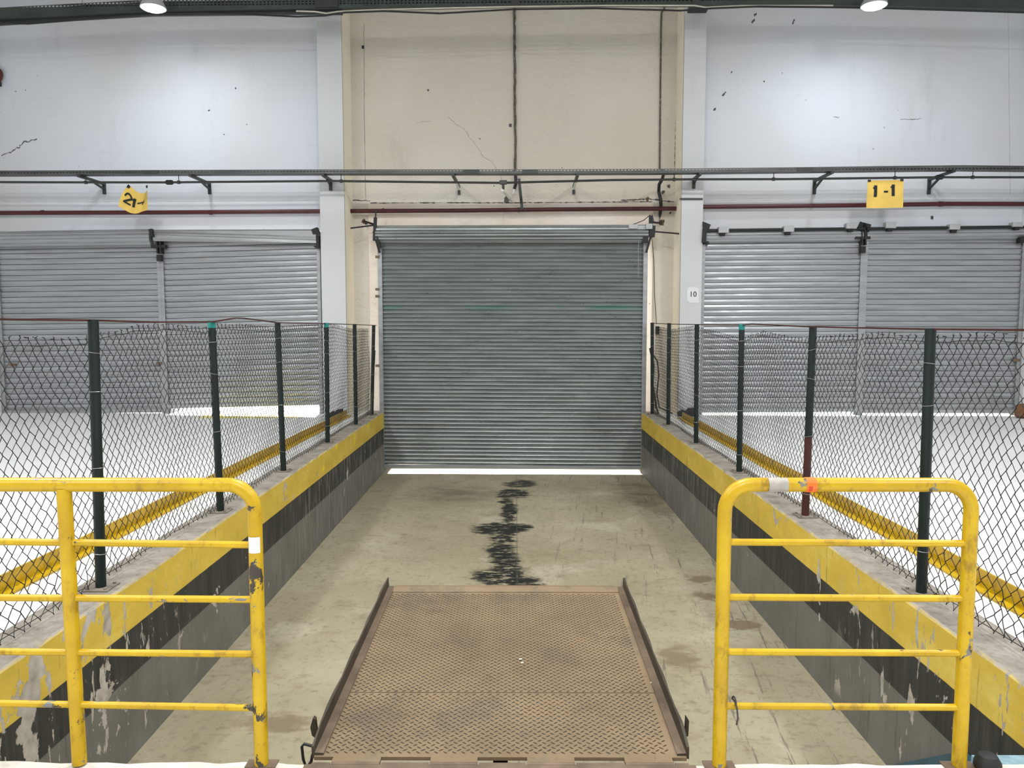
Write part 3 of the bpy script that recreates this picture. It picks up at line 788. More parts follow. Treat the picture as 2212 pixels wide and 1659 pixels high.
b = MB(); L = [hw(1437, 12, CV + .05), hw(1434, 20, CV + .04), hw(1429, 28, CV + .03), hw(1428, 60, CV + .03), hw(1426.5, 200, CV + .03), hw(1425, 366, CV + .03)]
b.tube(L, .014, 8); solo('conduit', 'straight thin vertical conduit near the right edge of the central wall', 'conduit', b, M['rusty_conduit'], L[-1], 'W', smooth=True)
b = MB(); L = [hw(1431, 370, vT - .1), hw(1433, 378, .2), hw(1430, 388, 0), hw(1424, 398, -.2), hw(1423, 412, CV + .06), hw(1427, 430, CV + .06), hw(1428, 447, CV + .06), hw(1426, 462, CV + .06), hw(1425, 470, CV + .06)]
b.tube(L, [.026] * 8 + [.012], 10)
t = thing('hose', 'wavy black hose dropping from the wall tray past the red pipe near the numbered pillar', 'hose', L[-1], 'W')
build('tube', b, M['black_rubber'], t, smooth=True)
b = MB(); b.tube([L[-1], hw(1425, 481, CV + .03)], .006, 6); build('lead', b, M['black_rubber'], t)
# steel support strut in front of the central bay
b = MB(); b.bar(hw(1121, 386, CV + .22), hw(1128, 453, CV + .22), .045, .045)
solo('strut', 'dark steel strut standing on the red pipe above the central shutter', 'strut', b, M['bracket_steel'], hw(1128, 453, CV + .22), 'W')
# wire clamp ring on the right pillar
b = MB(); p, q = hw(1468, 430, .125), hw(1518, 430, .125); b.bar(p, q, .012, .03)
solo('strap', 'thin grey strap nailed across the front of the pillar numbered 10', 'strap', b, M['conduit'], p, 'W')

# ================================================================== TOP CABLE TRAY, CABLES, LAMPS
vU = .85
tp = [(-140, 46), (0, 41), (150, 33), (330, 23.5), (500, 21), (700, 18.5), (900, 16), (1106, 11), (1350, 9), (1600, 10), (1900, 12.5), (2080, 16), (2212, 19), (2350, 23)]
pts = [hw(x, y, vU) for x, y in tp]
t, b = sheet_tray('cable_tray', 'wide perforated dark green cable tray crossing under the lamps at the top', 'cable tray', pts, .16, .10, None, vU, .02)
build('channel', b, [M['perf_top'], M['tray_steel']], t)
lp = [(-140, 60), (0, 50), (150, 40), (330, 30), (520, 28), (690, 26), (740, 27)]
b = MB(); P = [hw(x, y, vU - .1) for x, y in lp]
for i in range(len(P) - 1): b.bar(P[i], P[i + 1], .05, .06)
build('lower_rail', b, M['tray_steel'], t)
for px, py in ((705, 8), (1113, 4), (1505, 3)):
    b = MB(); p = hw(px, py, vU + .01); b.box((p.x - (.17 if px == 705 else .06), p.y - .006, p.z - .05), (p.x + (.17 if px == 705 else .06), p.y, p.z + .06)); build('joint_plate', b, M['tray_steel'], t)
for px in (178, 1240, 2100):
    p = hw(px, 18, vU - .05); b = MB(); b.cyl(p, (p.x, p.y, TOPZ - .02), .008, 8); build('hanger_rod', b, M['galv'], t)
for px, in ((705,), (1505,)):
    p = hw(px, 24, .12); b = MB(); b.box((p.x - .14, -.22 - .75, p.z - .03), (p.x + .14, -.12, p.z + .03)); build('wall_arm', b, M['tray_steel'], t)
cb = [(-140, 44), (0, 49), (60, 51.5), (130, 46), (220, 39), (330, 30), (430, 28.5), (520, 30.5), (640, 36), (700, 34), (745, 27), (830, 24), (950, 29), (1040, 24), (1110, 20), (1290, 18), (1380, 20.5), (1470, 23), (1540, 18), (1640, 14), (1750, 15), (1900, 17.5), (2050, 22), (2212, 27), (2350, 32)]
b = MB(); b.tube([hw(x, y, vU + .046) for x, y in cb], .013, 8)
solo('cable', 'loose black cable sagging in waves below the top tray', 'cable', b, M['black_rubber'], hw(1110, 20, vU + .046), 'W', smooth=True)
cc = [(640, 24), (680, 25), (705, 29), (730, 25), (800, 21.5), (960, 17.5), (1106, 14.5), (1300, 12), (1500, 12), (1525, 16), (1600, 12.5), (1800, 12)]
b = MB(); b.tube([hw(x, y, vU + .016) for x, y in cc], .011, 8)
solo('cable', 'pale cream cable clipped straight along the underside of the top tray', 'cable', b, M['cream_conduit'], hw(1106, 14.5, vU + .016), 'W', smooth=True)
LAMPS = []
for px, py, lab in ((331, 18, 'glaring white high bay lamp at the top left, in front of the tray'), (1888, 13, 'glaring white high bay lamp at the top right, in front of the tray')):
    p = hw(px, py, 1.35)
    t = thing('high_bay_lamp', lab, 'lamp', p, 'W', 'high bay lamps')
    b = MB(); b.lathe([(.03, .30), (.09, .27), (.10, .14), (.165, .03), (.17, .0), (.15, 0.0)], p, 28); build('housing', b, M['collar'], t, smooth=True)
    b = MB(); b.lathe([(.145, .006), (.14, -.012), (.08, -.035), (.02, -.042)], p, 28); build('lens', b, M['lens'], t, smooth=True)
    b = MB(); b.cyl((p.x, p.y, p.z + .28), (p.x, p.y, TOPZ - .02), .010, 8); build('hanger_rod', b, M['galv'], t)
    LAMPS.append(MW @ p)

# ================================================================== SIGNS
def stroke(path, w):
    """flat ribbon polygon strip through 2D points"""
    L, Rr = [], []
    for i, p in enumerate(path):
        a = Vector(path[max(i - 1, 0)]); c = Vector(path[min(i + 1, len(path) - 1)]); d = (c - a).normalized(); n = Vector((-d.y, d.x))
        L.append(Vector(p) + n * w / 2); Rr.append(Vector(p) - n * w / 2)
    return [(L[i], L[i + 1], Rr[i + 1], Rr[i]) for i in range(len(path) - 1)]
def lin(a, b, n=6): return [(a[0] + (b[0] - a[0]) * i / n, a[1] + (b[1] - a[1]) * i / n) for i in range(n + 1)]
def two(x, y, w, h):
    P = [(x + w * (.5 - .46 * math.cos(a)), y + h * (.70 + .27 * math.sin(a))) for a in [PI * k / 12 for k in range(-1, 14)]]
    P += lin(P[-1], (x + w * .06, y + h * .07), 6)[1:]
    return stroke(P, .17 * h) + stroke(lin((x, y + h * .08), (x + w, y + h * .08)), .17 * h)
def one(x, y, w, h): return stroke(lin((x + w * .6, y), (x + w * .6, y + h)), .21 * h) + stroke(lin((x, y + h * .72), (x + w * .6, y + h * .92), 3), .14 * h)
def dash(x, y, w, h): return stroke(lin((x, y), (x + w, y)), h)
def on_sheet(quads, S, off):
    b = MB()
    for q in quads: b.add([S(p.x, p.y, off) for p in q], [(0, 1, 2, 3)])
    return b
# right sheet "1 -1": flat, hung by two black tapes from the conduit
vs_ = vC + .03
TL, TR, BL, BR = hw(1874, 390, vs_), hw(1952, 388.5, vs_), hw(1872, 449.5, vs_), hw(1950, 448.5, vs_)
def S1f(s, r, off=0.0):
    p = (TL * (1 - s) + TR * s) * r + (BL * (1 - s) + BR * s) * (1 - r)
    return p + Vector((0, -off + .012 * math.sin(3.2 * s + .5) * (1 - r) + .006 * math.sin(r * 7 + s * 3), 0))
def sheet(S, n=16):
    b = MB(); vs = []
    for side in (0, -.003):
        for i in range(n + 1):
            for j in range(n + 1): vs.append(S(i / n, j / n, side))
    N = (n + 1) ** 2; fs = []
    for i in range(n):
        for j in range(n):
            a = i * (n + 1) + j; fs += [(a, a + 1, a + n + 2, a + n + 1), (N + a, N + a + n + 1, N + a + n + 2, N + a + 1)]
    rim = [i * (n + 1) for i in range(n + 1)] + [n * (n + 1) + j for j in range(1, n + 1)] + [i * (n + 1) + n for i in range(n - 1, -1, -1)] + list(range(n - 1, 0, -1))
    for k in range(len(rim)): a, c = rim[k], rim[(k + 1) % len(rim)]; fs.append((a, c, N + c, N + a))
    return b.add(vs, fs)
t = thing('bay_sign', 'flat yellow plastic sheet reading 1 -1 taped to the conduit over the right shutters', 'sign', (TL + TR) / 2, 'W')
build('sheet', sheet(S1f), M['sign_yellow'], t, smooth=True)
for dig in (one(.17, .40, .10, .42), dash(.46, .585, .12, .07), one(.66, .42, .10, .42)): build('numeral', on_sheet(dig, S1f, .004), M['print'], t)
for s in (.005, .90): build('tape', on_sheet([(Vector((s, .95)), Vector((s + .09, .95)), Vector((s + .09, 1.03)), Vector((s, 1.03)))], S1f, .006), M['black_rubber'], t)
# left sheet "21-1": sagging and twisted, its right edge folded back
a0, a1, a2, a3 = hw(274, 400, vs_), hw(316, 402, vs_), hw(256, 446, vs_), hw(314, 452, vs_)
def S2f(s, r, off=0.0):
    top = a0 * (1 - s) + a1 * s; bot = a2 * (1 - s) + a3 * s
    p = top * r + bot * (1 - r)
    sag = max(0., math.sin(PI * min(1, s) ** 1.9)) ** 1.1
    dz = -.125 * sag * r - .085 * math.sin(PI * s ** 1.25) * (1 - r)
    du = -.03 * math.sin(PI * r) * (1 - s) + .09 * sag * r * (s ** 1.5)
    dy = -.05 * math.sin(PI * s) * (.4 + .6 * r) + .03 * math.sin(2 * PI * s + 1.) * r
    if s > .86: dy += (s - .86) * .5; du -= (s - .86) * .25 * r
    return p + Vector((du, dy - off, dz))
t = thing('bay_sign', 'torn sagging yellow plastic sheet reading 21- hanging twisted from the conduit', 'sign', (a0 + a1) / 2, 'W')
build('sheet', sheet(S2f, 24), M['sign_yellow'], t, smooth=True)
for dig in (two(.15, .30, .31, .43), one(.47, .28, .15, .40), dash(.66, .50, .17, .07), stroke(lin((.845, .36), (.905, .60), 5), .05)): build('numeral', on_sheet(dig, S2f, .009), M['print'], t)
build('tape', on_sheet([(Vector((0, .92)), Vector((.2, .90)), Vector((.2, 1.0)), Vector((0, 1.06)))], S2f, .008), M['black_rubber'], t)
b = MB(); b.bar(S2f(1, .96, .01), S2f(1, 1.08, .01), .025, .006); build('tape', b, M['black_rubber'], t)
# small "10" on the right pillar
def text_mesh(s, size):
    cu = bpy.data.curves.new('lettering', 'FONT'); cu.body = s; cu.size = size; cu.align_x = 'CENTER'; cu.align_y = 'CENTER'; cu.offset = size * .008
    o = bpy.data.objects.new('lettering', cu); C.objects.link(o)
    dg = bpy.context.evaluated_depsgraph_get(); me = o.evaluated_get(dg).to_mesh()
    vs = [tuple(v.co) for v in me.vertices]; fs = [tuple(p.vertices) for p in me.polygons]
    bpy.data.objects.remove(o); bpy.data.curves.remove(cu)
    return vs, fs
p0, p1 = hw(1484, 620, .122), hw(1509, 654, .122)
t = thing('number_label', 'small clear plastic label reading 10 on the right pillar', 'label', ((p0.x + p1.x) / 2, p0.y, p1.z), 'W')
b = MB(); c_ = .03
poly = [(p0.x + c_, p0.z), (p1.x - c_, p0.z), (p1.x, p0.z - c_), (p1.x, p1.z), (p0.x + c_ * 1.3, p1.z), (p0.x, p1.z + c_ * 1.3), (p0.x, p0.z - c_)]
b.prism(poly, 'y', p0.y - .004, p0.y + .003); build('pocket', b, M['label_clear'], t)
vs, fs = text_mesh('10', .115); m_ = hw(1497, 636, .122); b = MB(); b.add([(m_.x + x, p0.y - .0055, m_.z + y) for x, y, z in vs], fs)
build('numerals', b, M['print'], t)

# ================================================================== SMALL WALL THINGS
p = hw(-8, 163, WV + .02)
t = thing('alarm_bell', 'dark maroon bell on the wall cut off by the left edge', 'bell', p, 'W')
b = MB(); b.lathe([(.04, 0), (.13, .03), (.125, .06), (.09, .10), (.03, .12)], p, 24, axis='y'); build('gong', b, M['maroon'], t, smooth=True)
b = MB(); b.box((p.x - .06, p.y - .05, p.z - .17), (p.x + .075, p.y + .012, p.z - .1)); build('striker_box', b, M['black_rubber'], t, bevel=.008)
for px, py, lab, mm in ((2013, 470, 'tiny grey metal tab fixed on the wall between red pipe and right shutters', M['conduit']), (784, 102, 'tiny dark square plug in the upper left of the central wall', M['black_rubber'])):
    v = WV if px > 1500 else CV
    p = hw(px, py, v); b = MB(); b.box((p.x - .018, -v - .012, p.z - .025), (p.x + .018, -v + .01, p.z + .025)); solo('wall_plug', lab, 'plug', b, mm, p, 'W', bevel=.003)
# pull cord with switch, hanging hoses behind the right fence end
b = MB(); L = [hw(1408, 512, CV + .09), hw(1412, 560, CV + .06), hw(1414, 640, CV + .06), hw(1418, 700, CV + .06)]
t = thing('pull_cord', 'thin dark control cord with a small black switch hanging right of the central shutter', 'cord', hw(1420, 722, CV + .06), 'W')
b.tube(L, .006, 6); build('cord', b, M['black_rubber'], t)
p = hw(1420, 714, CV + .06); b = MB(); b.box((p.x - .03, p.y - .025, p.z - .06), (p.x + .03, p.y + .025, p.z + .07)); build('switch', b, M['black_rubber'], t, bevel=.008)
b = MB()
b.tube([hw(1404, 752, -.15), hw(1412, 790, -.12), hw(1410, 830, -.12), hw(1418, 880, -.1), hw(1422, 893, -.02)], .016, 8)
b.tube([hw(1405, 758, -.15), hw(1420, 780, -.12), hw(1423, 810, -.12), hw(1419, 850, -.1), hw(1424, 880, 0), hw(1452, 893, .1)], .012, 8)
solo('hose', 'limp olive hoses hanging in loops behind the last right fence post', 'hose', b, simple('olive_hose', (.05, .05, .03), .6), hw(1422, 893, -.02), 'W', smooth=True)
b = MB(); b.tube([hw(809, 757, .02) + Vector((0, .0, 0)), hw(801, 902, .25)], .017, 10)
solo('pole', 'grey pole leaning against the last post of the left fence', 'pole', b, M['bracket_steel'], hw(801, 902, .25), 'W', smooth=True)
# wheel chocks on the floor by the pillars
for pxa, pxb, lab in ((708, 737, 'black rubber wheel chock on the floor at the foot of the left pillar'), (1467, 1505, 'black rubber wheel chock on the floor at the foot of the numbered right pillar')):
    p, q = hz(pxa, 903 if pxa < 1000 else 900, 0), hz(pxb, 903 if pxa < 1000 else 900, 0)
    w = q.x - p.x; y0 = p.y; b = MB()
    b.prism([(p.x, 0), (p.x, .05), (p.x + w * .3, .10), (p.x + w * .45, .06), (p.x + w * .6, .12), (p.x + w, .13), (q.x, 0)], 'y', y0, y0 + .16)
    solo('wheel_chock', lab, 'wheel chock', b, M['black_rubber'], (p.x, y0, 0), bevel=.008, group='wheel chocks')
p = hz(2205, 903, 0); b = MB(); b.lathe([(.07, 0), (.11, .03), (.12, .11), (.10, .18), (.04, .22)], (p.x + .03, p.y, 0), 20)
solo('guard_stub', 'rusty brown rounded stub on the floor at the far right shutter corner', 'stub', b, M['rust'], (p.x + .03, p.y, 0), smooth=True)

# ================================================================== YELLOW FLOOR BARS
for X0, X1, lab in ((-2.735, -2.60, 'yellow steel angle guide on the floor behind the left fence'), (2.55, 2.525, 'yellow steel angle guide on the floor behind the right fence')):
    s = 1 if X0 < 0 else -1; b = MB(); Y0, Y1 = 2.6, (11.95 if X0 < 0 else 11.7)
    P = [(0, 0), (.085 * s, 0), (.085 * s, .012), (.014 * s, .014), (.010 * s, .095), (0, .095)]
    vs = []
    N_ = 24
    for i in range(N_ + 1):
        f = i / N_; y = Y0 + (Y1 - Y0) * f; x = X0 + (X1 - X0) * max(0, (y - 4) / 8)
        x += .006 * math.sin(i * 1.3)
        vs += [(x - .04 * s + a, y, z) for a, z in P]
    n = len(P); fs = [tuple(range(n)), tuple(N_ * n + i for i in range(n))]
    for i in range(N_): fs += [(i * n + k, i * n + (k + 1) % n, (i + 1) * n + (k + 1) % n, (i + 1) * n + k) for k in range(n)]
    b.add(vs, fs)
    solo('guide_bar', lab, 'guide bar', b, M['yellow_bar'], (X0, Y0, 0))

# ================================================================== CHAIN-LINK FENCES
def vn(a, b_, c):   # cheap smooth noise
    return (math.sin(a * 1.7 + c) + math.sin(b_ * 2.9 + a * .8 + c * 2.3) + math.sin(a * 3.9 - b_ * 1.3 + c * 1.1)) / 3
def lerp_tab(tab, y):
    for (y0, a), (y1, c) in zip(tab, tab[1:]):
        if y <= y1: f = max(0, (y - y0) / (y1 - y0)); return a + (c - a) * f
    return tab[-1][1]
def fence(X, posts_px, top_px, rail_px, label, seed, caps, redpost=None):
    """posts_px: (top px, bottom px); first post stands just outside the frame"""
    rr = random.Random(seed); sgn = 1 if X > 0 else -1
    t = thing('chain_link_fence', label, 'fence', (X, 7.3, 0))
    posts = [(2.53, 1.45)]
    for (tx, ty, bx, by) in posts_px:
        g = hz(bx, by, 0); posts.append((g.y, hx(tx, ty, X).z if abs(tx - 1113) > 150 else 1.45 - (ty - 698) * g.y / F))
    posts = [(y, 1.45 - (1.45 - z)) for y, z in posts]
    for i, (y, z) in enumerate(posts):
        zt = 1.45 if i == 0 else 1.45 - (posts_px[i - 1][1] - 699) * y / F
        top = posts_px[i - 1] if i else None
        dx = 0.0
        if top: dx = max(-.05, min(.05, hy(top[0], top[1], y).x - hz(top[2], top[3], 0).x))
        mats = [M['green_post'], M['redbrown_post']]
        b = MB()
        if i == redpost:
            f = .42; mid = Vector((X + dx * f, y, zt * f)); b.tube([(X, y, .008), mid], .0275, 16, 1); b.tube([mid, (X + dx, y, zt)], .0275, 16, 0)
        else: b.tube([(X, y, .008), (X + dx, y, zt)], .0275, 16, 0)
        pp = build('post', b, mats, t, smooth=True, label='post with red-brown lower half' if i == redpost else None)
        b = MB(); b.box((X - .07, y - .07, .0015), (X + .07, y + .07, .008))
        for e in (-.05, .05):
            for g in (-.05, .05): b.cyl((X + e, y + g, .008), (X + e, y + g, .018), .009, 6)
        build('base_plate', b, M['plate'], pp)
        if i in caps: b = MB(); b.cyl((X + dx, y, zt - .05), (X + dx, y, zt + .004), .0285, 16); build('cap', b, M['teal'], pp, label='teal painted top')
        for zz in (.22, .62, 1.05, 1.28):
            b = MB(); zz += rr.uniform(-.05, .05); xx = X + dx * zz / 1.45; tl = rr.uniform(-.008, .008)
            b.tube([(xx + .031 * math.cos(a), y + .031 * math.sin(a), zz + tl * math.cos(a)) for a in [2 * PI * k / 14 for k in range(14)]], .0016, 5, closed=True); build('tie_wire', b, M['tie'], pp)
    # top strap
    P = [hx(x, y, X) for x, y in rail_px]
    b = MB()
    for i in range(len(P) - 1): b.bar(P[i], P[i + 1], .022, .010)
    build('top_strap', b, M['redbrown_post'], t)
    # mesh
    tab = sorted([(hx(x, y, X).y, hx(x, y, X).z) for x, y in top_px])
    a = .0355; pz = .086; N = 32; x_in = X - sgn * .004
    Ys = [p[0] for p in posts]; nW = int((Ys[-1] - 2.40) / a)
    side = X + sgn * .033
    per = {}
    knot = {}
    def K(c, k):
        key = (c, k)
        if key not in knot:
            y = 2.42 + c * a; zt = lerp_tab(tab, y); zb = .022 + .012 * math.sin(y * 2.3 + seed)
            f = k / N; z = zb + (zt - zb) * f
            low = max(0, 1 - f / .3)
            crump = low * max(0, 1 - (y - 2.4) / 3.2)
            y2 = y + .018 * vn(y * 1.1, z * 2., seed) + rr.uniform(-.004, .004) + crump * rr.uniform(-.016, .016)
            z2 = z + .014 * vn(z * 2.2, y * 1.4, seed + 4) * min(1, f * 5) + rr.uniform(-.004, .004) + crump * rr.uniform(-.014, .014) * min(1, f * 8)
            xx = side + sgn * (.016 * vn(y * 1.6, z * 2.5, seed + 9) - .006 + crump * rr.uniform(-.02, .02))
            knot[key] = Vector((xx, y2, max(.012, z2)))
        return knot[key]
    for i in range(nW):
        ym = 2.42 + (i + .5) * a
        bay = max(0, min(len(Ys) - 2, sum(1 for q in Ys if q <= ym) - 1))
        b = per.setdefault(bay, MB()); L = []
        for k in range(N + 1):
            c = i + ((k + i) % 2); p = K(c, k)
            inner = 1 if c > i else -1
            e = Vector((0, -inner * .0012, 0))
            L.append(p + e + Vector((sgn * .0022 * (1 if k % 2 else -1), 0, -.0045)))
            L.append(p + e + Vector((-sgn * .0022 * (1 if k % 2 else -1), 0, .0045)))
        # twisted barb at the top and bottom
        tp_ = L[-1]; L += [tp_ + Vector((rr.uniform(-.006, .006), rr.uniform(-.012, .012), .010)), tp_ + Vector((rr.uniform(-.012, .012), rr.uniform(-.018, .018), rr.uniform(.008, .024)))]
        b.tube(L, .0022, 4, caps=False)
    for bay in sorted(per):
        b = per[bay]
        # line wire threaded along the top and bottom of the panel
        y0, y1 = max(2.42, Ys[bay]), Ys[bay + 1]; n = 16
        for f, rad in ((.985, .0018), (.012, .0022)):
            L = []
            for k in range(n + 1):
                y = y0 + (y1 - y0) * k / n; zt = lerp_tab(tab, y); L.append((side + rr.uniform(-.003, .003), y, .02 + (zt - .02) * f + rr.uniform(-.006, .006)))
            b.tube(L, rad, 4, caps=False)
        build('mesh_panel', b, M['wire'], t)
    return t
fence(-2.275, [(203, 692, 220, 1270), (459, 695, 478, 1105), (598, 697, 611, 1018), (701, 699, 704, 957), (765, 701, 768, 918), (812, 703, 808, 896)],
      [(-300, 735), (0, 738), (188, 738), (216, 726), (300, 709), (345, 705), (400, 708), (452, 712), (478, 703), (530, 708), (596, 711), (620, 709), (700, 703), (730, 705), (768, 713), (808, 711)],
      [(-250, 687), (0, 690), (203, 692), (330, 696), (459, 695), (508, 687), (530, 688), (598, 697), (701, 699), (765, 701), (812, 703)],
      'black chain-link fence on dark green posts along the left wall of the sunken bay', 3, (2, 4))
fence(2.185, [(1998, 710, 1978, 1282), (1750, 706, 1733, 1115), (1607, 702, 1601, 1020), (1508, 701, 1506, 958), (1445, 699, 1443, 918), (1407, 698, 1407, 895)],
      [(2500, 728), (2212, 738), (2160, 726), (2005, 732), (1990, 730), (1900, 721), (1850, 727), (1760, 733), (1735, 737), (1640, 720), (1612, 728), (1600, 735), (1515, 714), (1506, 708), (1450, 712), (1405, 707)],
      [(2500, 718), (2212, 713), (1998, 711), (1750, 706), (1625, 700), (1607, 702), (1508, 701), (1445, 700), (1406, 698)],
      'black chain-link fence on dark green posts along the right wall of the sunken bay', 8, (3,), 2)

# ================================================================== YELLOW RAILINGS
YR = 2.418
def rail_path(xa, xb, z0, zt, r, bend_a, bend_b):
    P = []
    def arc(cx, cz, a0, a1):
        return [(cx + r * math.cos(a0 + (a1 - a0) * k / 8), YR, cz + r * math.sin(a0 + (a1 - a0) * k / 8)) for k in range(9)]
    if bend_a: P += [(xa, YR, z0)] + arc(xa + r, zt - r, PI, PI / 2)
    else: P += [(xa, YR, zt)]
    if bend_b: P += arc(xb - r, zt - r, PI / 2, 0) + [(xb, YR, z0)]
    else: P += [(xb, YR, zt)]
    return P
RAD = .0225
def base_plate(b, x): b.box((x - .05, YR - .02, .0005), (x + .05, YR + .026, .005))
# left railing
zt = hy(300, 1047, YR).z
xB, xA = hy(160, 1350, YR).x, hy(557, 1350, YR).x; xO = xB - .62
t = thing('railing', 'yellow tubular railing with three posts and four rungs at the left, chipped paint', 'railing', ((xA + xO) / 2, YR, 0))
b = MB(); b.tube(rail_path(xO, xA, .006, zt, .085, True, True), RAD, 20); fr = build('frame', b, M['yellow_rail'], t, smooth=True)
b = MB(); b.cyl((xB - .003, YR, .006), (xB - .012, YR, zt - .012), RAD, 20); build('post', b, M['yellow_rail'], t, smooth=True)
for yl, yr in ((1172, 1177), (1292, 1295), (1409, 1413), (1522, 1529)):
    for u0, u1, pa, pb in ((xO, xB, 0, 160), (xB, xA, 160, 557)):
        z0 = hy(170, yl, YR).z; z1 = hy(540, yr, YR).z; s = (z1 - z0) / (xA - xB)
        b = MB(); b.cyl((u0 + .012, YR, z0 + s * (u0 - xB)), (u1 - .012, YR, z0 + s * (u1 - xB)), .0112, 14); build('rung', b, M['yellow_rail'], t, smooth=True)
for x in (xO, xA): b = MB(); base_plate(b, x); build('base_plate', b, M['brown_steel'], t)
z = hy(558, 1174, YR).z
b = MB()
vs = []
for k in range(7):
    a = -PI * .75 + PI * .55 * k / 6
    for zz in (z - .026, z + .026): vs.append((xA + (RAD + .0012) * math.cos(a), YR + (RAD + .0012) * math.sin(a), zz))
b.add(vs, [(2 * k, 2 * k + 1, 2 * k + 3, 2 * k + 2) for k in range(6)]); build('sticker', b, M['paper'], t, label='worn white paper sticker')
# right railing
zt2 = hy(1800, 1047, YR).z
xC, xD = hy(1560, 1350, YR).x, hy(2086, 1350, YR).x
t = thing('railing', 'yellow tubular railing hoop with four rungs at the right, orange tape on its top', 'railing', ((xC + xD) / 2, YR, 0))
b = MB(); b.tube(rail_path(xC, xD, .006, zt2, .085, True, True), RAD, 20); build('frame', b, M['yellow_rail'], t, smooth=True)
for yl, yr in ((1171, 1174), (1290, 1293), (1408, 1411), (1525, 1528)):
    b = MB(); b.cyl((xC + .012, YR, hy(1570, yl, YR).z), (xD - .012, YR, hy(2075, yr, YR).z), .0112, 14); build('rung', b, M['yellow_rail'], t, smooth=True)
for x in (xC, xD): b = MB(); base_plate(b, x); build('base_plate', b, M['brown_steel'], t)
def band(px0, px1, a0, a1, e=.0012):
    x0, x1 = hy(px0, 1047, YR).x, hy(px1, 1047, YR).x; vs = []
    for k in range(15):
        a = a0 + (a1 - a0) * k / 14
        for x in (x0, x1): vs.append((x, YR + (RAD + e) * math.cos(a), zt2 + (RAD + e) * math.sin(a)))
    return MB().add(vs, [(2 * k, 2 * k + 1, 2 * k + 3, 2 * k + 2) for k in range(14)])
tp = build('tape', band(1738, 1760, 0, 2 * PI), M['orange'], t, label='bright orange tape band')
build('mark', band(1742, 1750, PI * 1.0, PI * 1.25, .002), M['orange_dark'], tp)
build('sticker', band(1657, 1699, PI * .55, PI * 1.35), M['grey_sticker'], t, label='worn grey paper sticker')
b = MB(); q = [hy(1587, 1516, YR - .015), hy(1592, 1530, YR - .018), hy(1594, 1552, YR - .016), hy(1591, 1566, YR - .014)]
b.tube(q, .0028, 6); b.tube([(q[0].x + .001 * k, YR + .0135 * math.cos(a), q[0].z - .004 + .0135 * math.sin(a)) for k, a in enumerate([2 * PI * j / 10 for j in range(10)])], .003, 5, closed=True)
build('cord_tie', b, M['conduit'], t, label='grey scrap of cord tied round the lowest rung')

# ================================================================== DOCK RAMP
RX0, RX1, RY0, RY1 = -.672, .572, 2.437, 3.975
RZ0, RZ1 = .006, .045
def rz(y): return RZ0 + (RZ1 - RZ0) * (y - RY0) / (RY1 - RY0)
t = thing('dock_ramp', 'brown rusty tread-plate dock ramp reaching out over the sunken bay', 'ramp', ((RX0 + RX1) / 2, RY0, 0))
b = MB(); th = .012
b.add([(RX0, RY0 + .02, rz(RY0 + .02) - th), (RX1, RY0 + .02, rz(RY0 + .02) - th), (RX1, RY1, RZ1 - th), (RX0, RY1, RZ1 - th),
       (RX0, RY0 + .02, rz(RY0 + .02)), (RX1, RY0 + .02, rz(RY0 + .02)), (RX1, RY1, RZ1), (RX0, RY1, RZ1)],
      [(0, 3, 2, 1), (4, 5, 6, 7), (0, 1, 5, 4), (1, 2, 6, 5), (2, 3, 7, 6), (3, 0, 4, 7)])
# tongues of the hinge edge (plate edge is notched)
HX = [(-.607, -.447), (-.281, -.125), (.04, .197), (.363, .522)]
for x0, x1 in HX: b.add([(x0, RY0 - .008, RZ0 - th), (x1, RY0 - .008, RZ0 - th), (x1, RY0 + .02, RZ0 - th), (x0, RY0 + .02, RZ0 - th), (x0, RY0 - .008, RZ0), (x1, RY0 - .008, RZ0), (x1, RY0 + .021, rz(RY0 + .02)), (x0, RY0 + .021, rz(RY0 + .02))],
      [(0, 3, 2, 1), (4, 5, 6, 7), (0, 1, 5, 4), (1, 2, 6, 5), (2, 3, 7, 6), (3, 0, 4, 7)])
# raised lozenges
px_, py_ = .0305, .0285
yseam = hz(1100, 1495, .02).y
ny = int((RY1 - .06 - RY0 - .04) / (py_ / 2)); nx = int((RX1 - RX0 - .07) / px_)
for j in range(ny):
    y = RY0 + .045 + j * py_ / 2
    if abs(y - yseam) < .008: continue
    for i in range(nx):
        x = RX0 + .04 + (i + (.5 if j % 2 else 0)) * px_
        ang = (.62 if j % 2 else -.62); z = rz(y) + .0002
        L, W, hgt = .0105, .0028, .0022; ca, sa = math.cos(ang), math.sin(ang)
        def T(a, c, h): return (x + a * ca - c * sa, y + a * sa + c * ca, z + h)
        b.add([T(-L, 0, 0), T(0, -W, 0), T(L, 0, 0), T(0, W, 0), T(-L * .55, 0, hgt), T(0, -W * .5, hgt), T(L * .55, 0, hgt), T(0, W * .5, hgt)],
              [(4, 5, 6, 7), (0, 1, 5, 4), (1, 2, 6, 5), (2, 3, 7, 6), (3, 0, 4, 7)], 1)
build('tread_plate', b, [M['tread'], M['tread_bar']], t)
b = MB(); zs = rz(yseam); b.add([(RX0 + .03, yseam - .0025, zs + .0006), (RX1 - .03, yseam - .0025, zs + .0006), (RX1 - .03, yseam + .0025, zs + .0007), (RX0 + .03, yseam + .0025, zs + .0007)], [(0, 1, 2, 3)])
build('weld_seam', b, M['dark_brown_steel'], t)
